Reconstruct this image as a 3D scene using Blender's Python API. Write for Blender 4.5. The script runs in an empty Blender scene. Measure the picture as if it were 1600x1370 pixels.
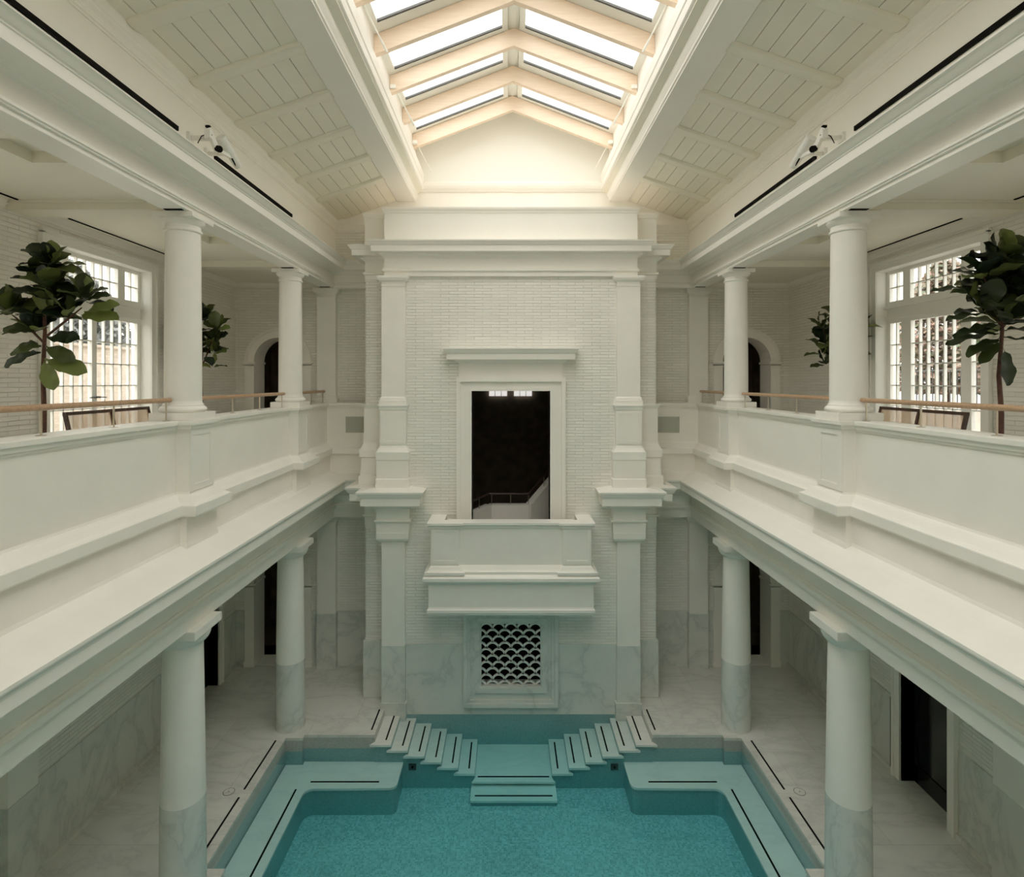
import bpy, bmesh, math, random
from mathutils import Vector, Matrix
from mathutils.geometry import tessellate_polygon
random.seed(7)
C = bpy.context.scene.collection
SC = bpy.context.scene
PI = math.pi
E = 7.73                       # eye height above the pool deck

# ------------------------------------------------------------------ camera
cd = bpy.data.cameras.new('camera'); cam = bpy.data.objects.new('camera', cd); C.objects.link(cam)
cam.location = (-0.115, 0, E); cam.rotation_euler = (PI/2, 0, 0)
cd.sensor_fit = 'HORIZONTAL'; cd.sensor_width = 36; cd.lens = 900/1600*36
cd.shift_x = 6/1600; cd.shift_y = -90/1600; cd.clip_start = 0.05; cd.clip_end = 300
SC.camera = cam
# ------------------------------------------------------------------ world, light, exposure
W = bpy.data.worlds.new('overcast_sky'); SC.world = W; W.use_nodes = True
bg = W.node_tree.nodes['Background']; bg.inputs['Color'].default_value = (1.0, 0.967, 0.928, 1)
# overcast sky: three times brighter overhead than at the horizon
_nt = W.node_tree; _tc = _nt.nodes.new('ShaderNodeTexCoord'); _sp = _nt.nodes.new('ShaderNodeSeparateXYZ'); _mr = _nt.nodes.new('ShaderNodeMapRange')
_mr.inputs['From Min'].default_value = 0; _mr.inputs['From Max'].default_value = 1; _mr.inputs['To Min'].default_value = 2.0; _mr.inputs['To Max'].default_value = 5.9
_nt.links.new(_tc.outputs['Generated'], _sp.inputs[0]); _nt.links.new(_sp.outputs['Z'], _mr.inputs['Value']); # a little brighter towards the left, where the sun stands behind the cloud
_mx = _nt.nodes.new('ShaderNodeMath'); _mx.operation = 'MULTIPLY_ADD'; _mx.inputs[1].default_value = -0.32; _mx.inputs[2].default_value = 1.0
_mm = _nt.nodes.new('ShaderNodeMath'); _mm.operation = 'MULTIPLY'
_nt.links.new(_sp.outputs['X'], _mx.inputs[0]); _nt.links.new(_mx.outputs[0], _mm.inputs[0]); _nt.links.new(_mr.outputs[0], _mm.inputs[1]); _nt.links.new(_mm.outputs[0], bg.inputs['Strength'])
W.cycles.sampling_method = 'MANUAL'; W.cycles.sample_map_resolution = 64
def portal(loc, rot, sx, sy):
    l = bpy.data.lights.new('portal', 'AREA'); l.shape = 'RECTANGLE'; l.size = sx; l.size_y = sy
    l.cycles.is_portal = True
    o = bpy.data.objects.new('sky_portal', l); C.objects.link(o); o.location = loc; o.rotation_euler = rot
portal((0, 6, 15.35), (0, 0, 0), 5.8, 19.6)
for s in (-1, 1):
    for yc in (10.56, 6.2):
        portal((s*7.95, yc, 8.2), (0, s*PI/2, 0), 3.7, 2.8)
vs = SC.view_settings; vs.view_transform = 'Standard'; vs.look = 'None'; vs.gamma = 1; vs.use_curve_mapping = False
vs.exposure = 0.0
cy = SC.cycles
cy.use_denoising = True; cy.max_bounces = 14; cy.diffuse_bounces = 12; cy.glossy_bounces = 4
cy.transparent_max_bounces = 24; cy.transmission_bounces = 6; cy.volume_bounces = 0
cy.caustics_reflective = False; cy.caustics_refractive = False; cy.sample_clamp_indirect = 6

# ------------------------------------------------------------------ materials
def newmat(name):
    m = bpy.data.materials.new(name); m.use_nodes = True
    nt = m.node_tree; b = nt.nodes['Principled BSDF']
    return m, nt, b
def node(nt, t, **kw):
    n = nt.nodes.new(t)
    for k, v in kw.items(): setattr(n, k, v)
    return n
def flat(name, col, rough=0.5, metal=0.0, spec=0.5, noise=0.0, nscale=3.0, bump=0.0, bscale=60):
    m, nt, b = newmat(name)
    b.inputs['Base Color'].default_value = (*col, 1); b.inputs['Roughness'].default_value = rough
    b.inputs['Metallic'].default_value = metal; b.inputs['Specular IOR Level'].default_value = spec
    geo = node(nt, 'ShaderNodeNewGeometry')
    if noise:
        n = node(nt, 'ShaderNodeTexNoise'); n.inputs['Scale'].default_value = nscale; n.inputs['Detail'].default_value = 4
        nt.links.new(geo.outputs['Position'], n.inputs['Vector'])
        r = node(nt, 'ShaderNodeValToRGB')
        r.color_ramp.elements[0].position = 0.3; r.color_ramp.elements[1].position = 0.7
        r.color_ramp.elements[0].color = (*[c*(1-noise) for c in col], 1)
        r.color_ramp.elements[1].color = (*[min(1, c*(1+noise)) for c in col], 1)
        nt.links.new(n.outputs['Fac'], r.inputs['Fac']); nt.links.new(r.outputs['Color'], b.inputs['Base Color'])
    if bump:
        n2 = node(nt, 'ShaderNodeTexNoise'); n2.inputs['Scale'].default_value = bscale
        nt.links.new(geo.outputs['Position'], n2.inputs['Vector'])
        bp = node(nt, 'ShaderNodeBump'); bp.inputs['Strength'].default_value = bump; bp.inputs['Distance'].default_value = 0.004
        nt.links.new(n2.outputs['Fac'], bp.inputs['Height']); nt.links.new(bp.outputs['Normal'], b.inputs['Normal'])
    return m
PAINT = (0.87, 0.84, 0.78)
M = {}
M['paint'] = flat('cream_paint', PAINT, 0.42, spec=0.35, noise=0.012, nscale=1.2)
M['ceil'] = flat('ceiling_paint', (0.82, 0.78, 0.675), 0.6, spec=0.2, noise=0.015, nscale=2)
M['stone'] = flat('smooth_cast_stone', (0.86, 0.835, 0.775), 0.4, spec=0.35, noise=0.02, nscale=2)
M['black'] = flat('matt_black', (0.008, 0.007, 0.006), 0.9, spec=0.1)
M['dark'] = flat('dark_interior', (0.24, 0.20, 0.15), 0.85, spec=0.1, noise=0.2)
M['darkboard'] = flat('dark_backing_board', (0.10, 0.08, 0.06), 0.85, spec=0.1)  # dark board behind the ceiling planks, showing as dark joints
M['white'] = flat('white_gloss_paint', (0.84, 0.84, 0.79), 0.35)
M['chrome'] = flat('brushed_brass', (0.62, 0.55, 0.44), 0.3, metal=0.9)
M['blackglass'] = flat('black_door_glass', (0.012, 0.013, 0.013), 0.12, spec=0.6)
M['bark'] = flat('brown_bark', (0.085, 0.035, 0.02), 0.8, noise=0.35, nscale=25, bump=0.8, bscale=50)
M['pot'] = flat('dark_pot', (0.12, 0.11, 0.10), 0.6)
M['soil'] = flat('soil', (0.05, 0.03, 0.02), 0.95)
M['fitting'] = flat('white_fitting_metal', (0.78, 0.77, 0.72), 0.35)
M['ventgrey'] = flat('grey_vent_panel', (0.42, 0.42, 0.37), 0.5)
M['steel'] = flat('dark_steel', (0.10, 0.10, 0.095), 0.4, metal=0.6)
M['ground'] = flat('terrace_paving', (0.55, 0.50, 0.44), 0.8, noise=0.12, nscale=4)
M['garden'] = flat('beige_garden_wall', (0.62, 0.50, 0.38), 0.85, noise=0.06, nscale=5)

def wood(name, c1, c2, rough=0.5):
    m, nt, b = newmat(name); geo = node(nt, 'ShaderNodeNewGeometry')
    mp = node(nt, 'ShaderNodeMapping'); mp.inputs['Scale'].default_value = (1.2, 14, 14)
    n = node(nt, 'ShaderNodeTexNoise'); n.inputs['Scale'].default_value = 2; n.inputs['Detail'].default_value = 5
    r = node(nt, 'ShaderNodeValToRGB'); r.color_ramp.elements[0].color = (*c1, 1); r.color_ramp.elements[1].color = (*c2, 1)
    r.color_ramp.elements[0].position = .35; r.color_ramp.elements[1].position = .65
    nt.links.new(geo.outputs['Position'], mp.inputs['Vector']); nt.links.new(mp.outputs['Vector'], n.inputs['Vector'])
    nt.links.new(n.outputs['Fac'], r.inputs['Fac']); nt.links.new(r.outputs['Color'], b.inputs['Base Color'])
    b.inputs['Roughness'].default_value = rough
    return m
M['palewood'] = wood('pale_rafter_timber', (0.80, 0.64, 0.50), (0.85, 0.70, 0.56), 0.55)
M['oak'] = wood('oak_handrail', (0.42, 0.26, 0.15), (0.52, 0.34, 0.21), 0.4)
M['darkwood'] = wood('dark_walnut', (0.045, 0.02, 0.012), (0.075, 0.035, 0.02), 0.35)

def coords_uv(nt):
    """u = x + y, v = z: right on every axis-aligned upright wall"""
    geo = node(nt, 'ShaderNodeNewGeometry'); sp = node(nt, 'ShaderNodeSeparateXYZ'); nt.links.new(geo.outputs['Position'], sp.inputs[0])
    ad = node(nt, 'ShaderNodeMath', operation='ADD'); nt.links.new(sp.outputs['X'], ad.inputs[0]); nt.links.new(sp.outputs['Y'], ad.inputs[1])
    cb = node(nt, 'ShaderNodeCombineXYZ'); nt.links.new(ad.outputs[0], cb.inputs['X']); nt.links.new(sp.outputs['Z'], cb.inputs['Y'])
    return geo, cb
def brick(name, col, bump=1.0, bw=0.40, rh=0.072, mortar=0.006, var=0.035):
    m, nt, b = newmat(name); geo, cb = coords_uv(nt)
    nz = node(nt, 'ShaderNodeTexNoise'); nz.inputs['Scale'].default_value = 1.6
    nt.links.new(geo.outputs['Position'], nz.inputs['Vector'])
    t = node(nt, 'ShaderNodeTexBrick'); t.inputs['Scale'].default_value = 1; t.inputs['Brick Width'].default_value = bw
    t.inputs['Row Height'].default_value = rh; t.inputs['Mortar Size'].default_value = mortar; t.inputs['Mortar Smooth'].default_value = 0.6
    t.inputs['Color1'].default_value = (*[c*(1-var) for c in col], 1); t.inputs['Color2'].default_value = (*[min(1, c*(1+var)) for c in col], 1)
    t.inputs['Mortar'].default_value = (*[c*0.90 for c in col], 1)
    nt.links.new(cb.outputs[0], t.inputs['Vector']); nt.links.new(t.outputs['Color'], b.inputs['Base Color'])
    # height: joints plus bricks laid slightly proud of one another
    bw2 = node(nt, 'ShaderNodeRGBToBW'); t2 = node(nt, 'ShaderNodeTexBrick')
    for k in ('Scale', 'Brick Width', 'Row Height', 'Mortar Smooth'): t2.inputs[k].default_value = t.inputs[k].default_value
    t2.inputs['Mortar Size'].default_value = mortar; t2.inputs['Mortar'].default_value = (0, 0, 0, 1)
    t2.inputs['Color1'].default_value = (.45, .45, .45, 1); t2.inputs['Color2'].default_value = (1, 1, 1, 1)
    nt.links.new(cb.outputs[0], t2.inputs['Vector']); nt.links.new(t2.outputs['Color'], bw2.inputs[0])
    mx = node(nt, 'ShaderNodeMath', operation='MULTIPLY'); nt.links.new(bw2.outputs[0], mx.inputs[0])
    rr = node(nt, 'ShaderNodeMapRange'); rr.inputs['From Min'].default_value = .35; rr.inputs['From Max'].default_value = .65
    rr.inputs['To Min'].default_value = .35; nt.links.new(nz.outputs['Fac'], rr.inputs['Value']); nt.links.new(rr.outputs[0], mx.inputs[1])
    bp = node(nt, 'ShaderNodeBump'); bp.inputs['Strength'].default_value = bump; bp.inputs['Distance'].default_value = 0.016
    mp3 = node(nt, 'ShaderNodeMapping'); mp3.inputs['Scale'].default_value = (2.2, 22, 1); n3 = node(nt, 'ShaderNodeTexNoise'); n3.inputs['Scale'].default_value = 1.0; n3.inputs['Detail'].default_value = 3
    nt.links.new(cb.outputs[0], mp3.inputs['Vector']); nt.links.new(mp3.outputs[0], n3.inputs['Vector'])
    ad3 = node(nt, 'ShaderNodeMath', operation='MULTIPLY_ADD'); ad3.inputs[1].default_value = 0.9; nt.links.new(n3.outputs['Fac'], ad3.inputs[0]); nt.links.new(mx.outputs[0], ad3.inputs[2])
    nt.links.new(ad3.outputs[0], bp.inputs['Height']); nt.links.new(bp.outputs['Normal'], b.inputs['Normal'])
    b.inputs['Roughness'].default_value = 0.6; b.inputs['Specular IOR Level'].default_value = 0.25
    return m
M['brick'] = brick('white_painted_brick', (0.84, 0.82, 0.76))
M['beigebrick'] = brick('beige_outdoor_brick', (0.56, 0.49, 0.41), 0.4, 0.24, 0.08, 0.008, 0.1)

def marble(name, base, vein, joints=None, rough=0.28, vscale=0.9):
    m, nt, b = newmat(name); geo = node(nt, 'ShaderNodeNewGeometry')
    mp = node(nt, 'ShaderNodeMapping'); mp.inputs['Rotation'].default_value = (0.5, 0.9, 0.6); mp.inputs['Scale'].default_value = (1, 2.0, 1)
    nt.links.new(geo.outputs['Position'], mp.inputs['Vector'])
    n = node(nt, 'ShaderNodeTexNoise'); n.inputs['Scale'].default_value = vscale; n.inputs['Detail'].default_value = 8
    n.inputs['Roughness'].default_value = 0.6; n.inputs['Distortion'].default_value = 0.45
    nt.links.new(mp.outputs['Vector'], n.inputs['Vector'])
    r = node(nt, 'ShaderNodeValToRGB'); el = r.color_ramp.elements
    el[0].position = 0.0; el[0].color = (*base, 1); el[1].position = 1; el[1].color = (*base, 1)
    for p, k in ((0.40, 0.0), (0.485, 0.45), (0.505, 1.0), (0.53, 0.3), (0.6, 0.0), (0.7, 0.25)):
        e = el.new(p); e.color = (*[a*(1-k)+v*k for a, v in zip(base, vein)], 1)
    nt.links.new(n.outputs['Fac'], r.inputs['Fac'])
    out = r.outputs['Color']
    if joints:
        t = node(nt, 'ShaderNodeTexBrick'); t.inputs['Scale'].default_value = 1
        t.inputs['Brick Width'].default_value = joints[0]; t.inputs['Row Height'].default_value = joints[1]
        t.inputs['Mortar Size'].default_value = 0.004; t.inputs['Mortar Smooth'].default_value = 0.1
        t.inputs['Color1'].default_value = (1, 1, 1, 1); t.inputs['Color2'].default_value = (.93, .93, .93, 1); t.inputs['Mortar'].default_value = (.72, .72, .70, 1)
        if joints[2] == 'floor': nt.links.new(geo.outputs['Position'], t.inputs['Vector'])
        else:
            g2, cb = coords_uv(nt); nt.links.new(cb.outputs[0], t.inputs['Vector'])
        mx = node(nt, 'ShaderNodeMix', data_type='RGBA', blend_type='MULTIPLY'); mx.inputs['Factor'].default_value = 1
        nt.links.new(out, mx.inputs[6]); nt.links.new(t.outputs['Color'], mx.inputs[7]); out = mx.outputs[2]
    nt.links.new(out, b.inputs['Base Color'])
    b.inputs['Roughness'].default_value = rough; b.inputs['Specular IOR Level'].default_value = 0.4
    return m
M['marble'] = marble('pale_grey_marble', (0.70, 0.71, 0.66), (0.56, 0.58, 0.545), None, 0.25, 0.8)
M['floor'] = marble('marble_floor_slabs', (0.74, 0.73, 0.675), (0.63, 0.625, 0.58), (1.8, 1.2, 'floor'), 0.22, 0.7)
M['tread'] = marble('white_marble_tread', (0.76, 0.76, 0.71), (0.69, 0.70, 0.66), None, 0.3, 0.7)

def mosaic(name, cols, tile=0.03, floor=False, grout=(0.5, 0.6, 0.58)):
    m, nt, b = newmat(name); geo = node(nt, 'ShaderNodeNewGeometry')
    if floor: src = geo.outputs['Position']
    else:
        g2, cb = coords_uv(nt); src = cb.outputs[0]
    t = node(nt, 'ShaderNodeTexBrick'); t.offset = 0.0; t.inputs['Scale'].default_value = 1
    t.inputs['Brick Width'].default_value = tile; t.inputs['Row Height'].default_value = tile; t.inputs['Mortar Size'].default_value = tile*0.06
    t.inputs['Color1'].default_value = (*cols[0], 1); t.inputs['Color2'].default_value = (*cols[1], 1); t.inputs['Mortar'].default_value = (*grout, 1)
    nt.links.new(src, t.inputs['Vector'])
    n = node(nt, 'ShaderNodeTexNoise'); n.inputs['Scale'].default_value = 1.1; n.inputs['Detail'].default_value = 3
    nt.links.new(geo.outputs['Position'], n.inputs['Vector'])
    mr = node(nt, 'ShaderNodeMapRange'); mr.inputs['To Min'].default_value = 0.88; mr.inputs['To Max'].default_value = 1.1
    nt.links.new(n.outputs['Fac'], mr.inputs['Value'])
    mx = node(nt, 'ShaderNodeVectorMath', operation='SCALE'); nt.links.new(t.outputs['Color'], mx.inputs[0]); nt.links.new(mr.outputs[0], mx.inputs['Scale'])
    nt.links.new(mx.outputs[0], b.inputs['Base Color']); b.inputs['Roughness'].default_value = 0.3
    return m
M['poolfloor'] = mosaic('aqua_floor_mosaic', ((0.23, 0.42, 0.42), (0.52, 0.71, 0.70)), 0.04, True, (0.56, 0.72, 0.70))
M['poolwall'] = mosaic('aqua_wall_mosaic', ((0.21, 0.35, 0.35), (0.26, 0.42, 0.42)), 0.03, False, (0.30, 0.44, 0.43))
M['band'] = mosaic('grey_waterline_mosaic', ((0.40, 0.40, 0.36), (0.50, 0.50, 0.46)), 0.02, False, (0.42, 0.42, 0.38))

# clear glass: see-through sheet with a faint reflection
def glassmat(name, tint, refl=0.06):
    m = bpy.data.materials.new(name); m.use_nodes = True; nt = m.node_tree; nt.nodes.clear()
    o = node(nt, 'ShaderNodeOutputMaterial'); mx = node(nt, 'ShaderNodeMixShader'); tr = node(nt, 'ShaderNodeBsdfTransparent')
    gl = node(nt, 'ShaderNodeBsdfGlossy'); gl.inputs['Roughness'].default_value = 0.02
    tr.inputs['Color'].default_value = (*tint, 1); mx.inputs['Fac'].default_value = refl
    nt.links.new(tr.outputs[0], mx.inputs[1]); nt.links.new(gl.outputs[0], mx.inputs[2]); nt.links.new(mx.outputs[0], o.inputs['Surface'])
    return m
M['glass'] = glassmat('window_glass', (0.95, 0.97, 0.97))
def watermat():
    m = bpy.data.materials.new('pool_water'); m.use_nodes = True; nt = m.node_tree; nt.nodes.clear()
    o = node(nt, 'ShaderNodeOutputMaterial'); mx = node(nt, 'ShaderNodeMixShader'); tr = node(nt, 'ShaderNodeBsdfTransparent')
    gl = node(nt, 'ShaderNodeBsdfGlossy'); gl.inputs['Roughness'].default_value = 0.06
    fr = node(nt, 'ShaderNodeFresnel'); fr.inputs['IOR'].default_value = 1.33
    mu = node(nt, 'ShaderNodeMath', operation='MULTIPLY'); mu.inputs[1].default_value = 0.16
    nz = node(nt, 'ShaderNodeTexNoise'); nz.inputs['Scale'].default_value = 1.3; bp = node(nt, 'ShaderNodeBump')
    bp.inputs['Strength'].default_value = 0.06; bp.inputs['Distance'].default_value = 0.02
    nt.links.new(nz.outputs['Fac'], bp.inputs['Height']); nt.links.new(bp.outputs['Normal'], gl.inputs['Normal'])
    nt.links.new(fr.outputs[0], mu.inputs[0]); nt.links.new(mu.outputs[0], mx.inputs['Fac'])
    nt.links.new(tr.outputs[0], mx.inputs[1]); nt.links.new(gl.outputs[0], mx.inputs[2]); nt.links.new(mx.outputs[0], o.inputs['Surface'])
    va = node(nt, 'ShaderNodeVolumeAbsorption'); va.inputs['Color'].default_value = (0.12, 0.84, 0.92, 1); va.inputs['Density'].default_value = 0.50
    nt.links.new(va.outputs[0], o.inputs['Volume'])
    return m
M['water'] = watermat()
def leafmat(name, c1, c2, trans=0.25):
    m, nt, b = newmat(name)
    at = node(nt, 'ShaderNodeAttribute'); at.attribute_name = 'tint'
    r = node(nt, 'ShaderNodeValToRGB'); r.color_ramp.elements[0].color = (*c1, 1); r.color_ramp.elements[1].color = (*c2, 1)
    nt.links.new(at.outputs['Fac'], r.inputs['Fac']); nt.links.new(r.outputs['Color'], b.inputs['Base Color'])
    b.inputs['Roughness'].default_value = 0.45
    o = nt.nodes['Material Output']; mx = node(nt, 'ShaderNodeMixShader'); tl = node(nt, 'ShaderNodeBsdfTranslucent')
    nt.links.new(r.outputs['Color'], tl.inputs['Color']); mx.inputs['Fac'].default_value = trans
    nt.links.new(b.outputs[0], mx.inputs[1]); nt.links.new(tl.outputs[0], mx.inputs[2]); nt.links.new(mx.outputs[0], o.inputs['Surface'])
    return m
M['leaf'] = leafmat('fiddle_leaf_green', (0.008, 0.018, 0.006), (0.20, 0.24, 0.065), 0.3)  # leaf greens; the pale end also paints leaves caught by the light
M['treegrey'] = leafmat('grey_winter_foliage', (0.16, 0.17, 0.16), (0.40, 0.41, 0.39))
M['treered'] = leafmat('autumn_foliage', (0.10, 0.14, 0.07), (0.46, 0.30, 0.24))
def canemat():
    m, nt, b = newmat('woven_cane'); b.inputs['Base Color'].default_value = (0.62, 0.46, 0.30, 1); b.inputs['Roughness'].default_value = 0.6
    o = nt.nodes['Material Output']; mx = node(nt, 'ShaderNodeMixShader'); tr = node(nt, 'ShaderNodeBsdfTransparent'); mx.inputs['Fac'].default_value = 0.5
    nt.links.new(b.outputs[0], mx.inputs[1]); nt.links.new(tr.outputs[0], mx.inputs[2]); nt.links.new(mx.outputs[0], o.inputs['Surface'])
    return m
M['cane'] = canemat()

# ------------------------------------------------------------------ mesh helpers
def obj(name, bm, mat, parent=None, smooth=False):
    me = bpy.data.meshes.new(name); bmesh.ops.recalc_face_normals(bm, faces=bm.faces[:]); bm.to_mesh(me); bm.free()
    o = bpy.data.objects.new(name, me); C.objects.link(o)
    mats = mat if isinstance(mat, (list, tuple)) else [mat]
    for k in mats: me.materials.append(M[k])
    if smooth:
        me.shade_smooth() if hasattr(me, 'shade_smooth') else None
        try: me.set_sharp_from_angle(angle=math.radians(35))
        except Exception: pass
    if parent is not None:
        o.parent = parent; o.matrix_parent_inverse = Matrix.Translation(-Vector(parent.location)) @ Matrix.Identity(4) if parent.rotation_euler.z == 0 else parent.matrix_basis.inverted()
    return o
def tag(o, label, cat, group=None, kind=None):
    o['label'] = label; o['category'] = cat
    if group: o['group'] = group
    if kind: o['kind'] = kind
    return o
def struct(o, label=None, cat=None):
    o['kind'] = 'structure'
    if label: o['label'] = label
    if cat: o['category'] = cat
    return o
def empty(name, loc, label, cat, group=None, kind=None):
    o = bpy.data.objects.new(name, None); C.objects.link(o); o.location = loc; o.empty_display_size = 0.1
    tag(o, label, cat, group, kind); return o
def B(): return bmesh.new()
def box(bm, x0, x1, y0, y1, z0, z1):
    vs = [bm.verts.new((x, y, z)) for x in (x0, x1) for y in (y0, y1) for z in (z0, z1)]
    for f in ((0, 1, 3, 2), (4, 6, 7, 5), (0, 4, 5, 1), (2, 3, 7, 6), (0, 2, 6, 4), (1, 5, 7, 3)):
        bm.faces.new([vs[i] for i in f])
    return vs
def obox(bm, p, q, w, h, up=(0, 0, 1)):
    """a bar of section w x h from p to q"""
    p = Vector(p); q = Vector(q); d = (q-p).normalized(); s = d.cross(Vector(up)).normalized(); u = s.cross(d).normalized()
    r = []
    for e in (p, q):
        for a, c in ((-1, -1), (1, -1), (1, 1), (-1, 1)): r.append(bm.verts.new(e + s*a*w/2 + u*c*h/2))
    for i in range(4): bm.faces.new((r[i], r[(i+1) % 4], r[4+(i+1) % 4], r[4+i]))
    bm.faces.new(r[:4][::-1]); bm.faces.new(r[4:])
def lathe(bm, cx, cy, prof, n=40):
    rings = []
    for r, z in prof:
        rings.append([bm.verts.new((cx+r*math.cos(2*PI*i/n), cy+r*math.sin(2*PI*i/n), z)) for i in range(n)])
    for a, b in zip(rings, rings[1:]):
        for i in range(n): bm.faces.new((a[i], a[(i+1) % n], b[(i+1) % n], b[i]))
    bm.faces.new(rings[0][::-1]); bm.faces.new(rings[-1])
def tube(bm, pts, rads, n=10):
    pts = [Vector(p) for p in pts]
    if not isinstance(rads, (list, tuple)): rads = [rads]*len(pts)
    rings = []; side = None
    for i, p in enumerate(pts):
        d = (pts[min(i+1, len(pts)-1)] - pts[max(i-1, 0)]).normalized()
        if side is None: side = d.orthogonal().normalized()
        side = (side - d*side.dot(d)).normalized(); up = d.cross(side)
        rings.append([bm.verts.new(p + (side*math.cos(2*PI*k/n) + up*math.sin(2*PI*k/n))*rads[i]) for k in range(n)])
    for a, b in zip(rings, rings[1:]):
        for i in range(n): bm.faces.new((a[i], a[(i+1) % n], b[(i+1) % n], b[i]))
    bm.faces.new(rings[0][::-1]); bm.faces.new(rings[-1])
def plate(bm, loops, fn, d0, d1):
    """a flat sheet with holes: loops[0] outside, the rest holes; fn(u, v, d) -> point"""
    flatp = [p for l in loops for p in l]
    tris = tessellate_polygon([[Vector((p[0], p[1], 0)) for p in l] for l in loops])
    A = [bm.verts.new(fn(p[0], p[1], d0)) for p in flatp]; Bv = [bm.verts.new(fn(p[0], p[1], d1)) for p in flatp]
    for t in tris:
        try: bm.faces.new([A[i] for i in t]); bm.faces.new([Bv[i] for i in reversed(t)])
        except ValueError: pass
    k = 0
    for l in loops:
        n = len(l)
        for i in range(n):
            a, b = k+i, k+(i+1) % n
            bm.faces.new((A[a], A[b], Bv[b], Bv[a]))
        k += n
def rect(u0, v0, u1, v1): return [(u0, v0), (u1, v0), (u1, v1), (u0, v1)]
def archloop(uc, v0, vs_, r, n=16):
    return [(uc-r, v0), (uc+r, v0)] + [(uc+r*math.cos(PI*i/n), vs_+r*math.sin(PI*i/n)) for i in range(0, n+1)]
XZ = lambda u, v, d: (u, d, v)
YZ = lambda u, v, d: (d, u, v)
XY = lambda u, v, d: (u, v, d)
def sweep(bm, path, prof, closed=False):
    """mitred moulding: closed profile [(offset, z)] along an XY path; positive offset lies to the right of travel"""
    P = [Vector((x, y)) for x, y in path]; n = len(P); rings = []
    def nrm(a, b):
        d = (b-a).normalized(); return Vector((d.y, -d.x))
    for i in range(n):
        if closed: n1 = nrm(P[i-1], P[i]); n2 = nrm(P[i], P[(i+1) % n])
        else:
            n1 = nrm(P[i-1], P[i]) if i > 0 else nrm(P[i], P[i+1]); n2 = nrm(P[i], P[i+1]) if i < n-1 else n1
        m = n1+n2; m = m/max(m.dot(n1), 1e-6) if m.length > 1e-6 else n1
        rings.append([bm.verts.new((P[i].x+m.x*o, P[i].y+m.y*o, z)) for o, z in prof])
    k = len(prof); rng = range(n) if closed else range(n-1)
    for i in rng:
        a, b = rings[i], rings[(i+1) % n]
        for j in range(k): bm.faces.new((a[j], a[(j+1) % k], b[(j+1) % k], b[j]))
    if not closed:
        bm.faces.new(rings[0]); bm.faces.new(rings[-1][::-1])
def cyma(o0, z0, o1, z1, n=6, s=1):
    """soft S between two profile points"""
    r = []
    for i in range(n+1):
        t = i/n; e = (1-math.cos(PI*t))/2
        r.append((o0+(o1-o0)*(e if s > 0 else t), z0+(z1-z0)*(t if s > 0 else e)))
    return r
def cove(o0, z0, o1, z1, n=6):
    return [(o0+(o1-o0)*math.sin(PI/2*i/n), z0+(z1-z0)*(1-math.cos(PI/2*i/n))) for i in range(n+1)]
def copy_tree(o, loc=None, parent=None):
    c = o.copy(); C.objects.link(c)
    if parent is not None: c.parent = parent
    if loc is not None: c.location = loc
    for ch in [x for x in bpy.data.objects if x.parent == o]: copy_tree(ch, None, c)
    return c
SIDE = {-1: 'left', 1: 'right'}
YB = 15.65            # back wall plane
YF = -4.0             # wall behind
COLS = (4.39, 8.66, 12.93)

# ------------------------------------------------------------------ floor, pool basin, walls
TX = -0.05            # the tower's own axis
def poolhole():
    L = [(4.93, -1.0), (4.93, 8.2), (4.6, 8.2), (4.6, 9.13), (4.93, 9.13), (4.93, 12.47), (4.56, 12.47), (4.56, 12.58), (3.03, 12.58), (3.03, 13.74)]
    return L + [(-x, y) for x, y in reversed(L)]
bm = B(); plate(bm, [[(-8.0, YF), (8.0, YF), (8.0, YB+1.2), (-8.0, YB+1.2)], poolhole()], XY, -0.06, 0.0)
struct(obj('floor', bm, 'floor'), 'pale veined marble floor slabs around the pool', 'floor')
hole = poolhole()
bm = B(); plate(bm, [[(-5.6, -1.6), (5.6, -1.6), (5.6, 14.2), (-5.6, 14.2)], [(x*1.004 if abs(x) > 3.1 else x, y+0.012*(1 if y > 12 else 0)) for x, y in hole]], XY, -0.3, -0.06)
struct(obj('trim_1', bm, 'band'), 'grey mosaic waterline band under the pool edge', 'pool edge')
bm = B(); plate(bm, [[(-5.6, -1.6), (5.6, -1.6), (5.6, 14.2), (-5.6, 14.2)], [(x*1.004 if abs(x) > 3.1 else x, y+0.012*(1 if y > 12 else 0)) for x, y in hole]], XY, -1.2, -0.3)
struct(obj('wall_pool', bm, 'poolwall'), 'blue-green mosaic walls of the pool', 'pool wall')
bm = B(); box(bm, -5.6, 5.6, -1.6, 14.2, -1.35, -1.145)
struct(obj('floor_pool', bm, 'poolfloor'), 'blue-green mosaic floor of the pool', 'pool floor')
bm = B(); plate(bm, [[(x*.9995, y-.004) for x, y in hole]], XY, -1.143, -0.2)
tag(obj('pool_water', bm, 'water'), 'still blue-green water filling the marble pool', 'water', kind='stuff')

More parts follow.
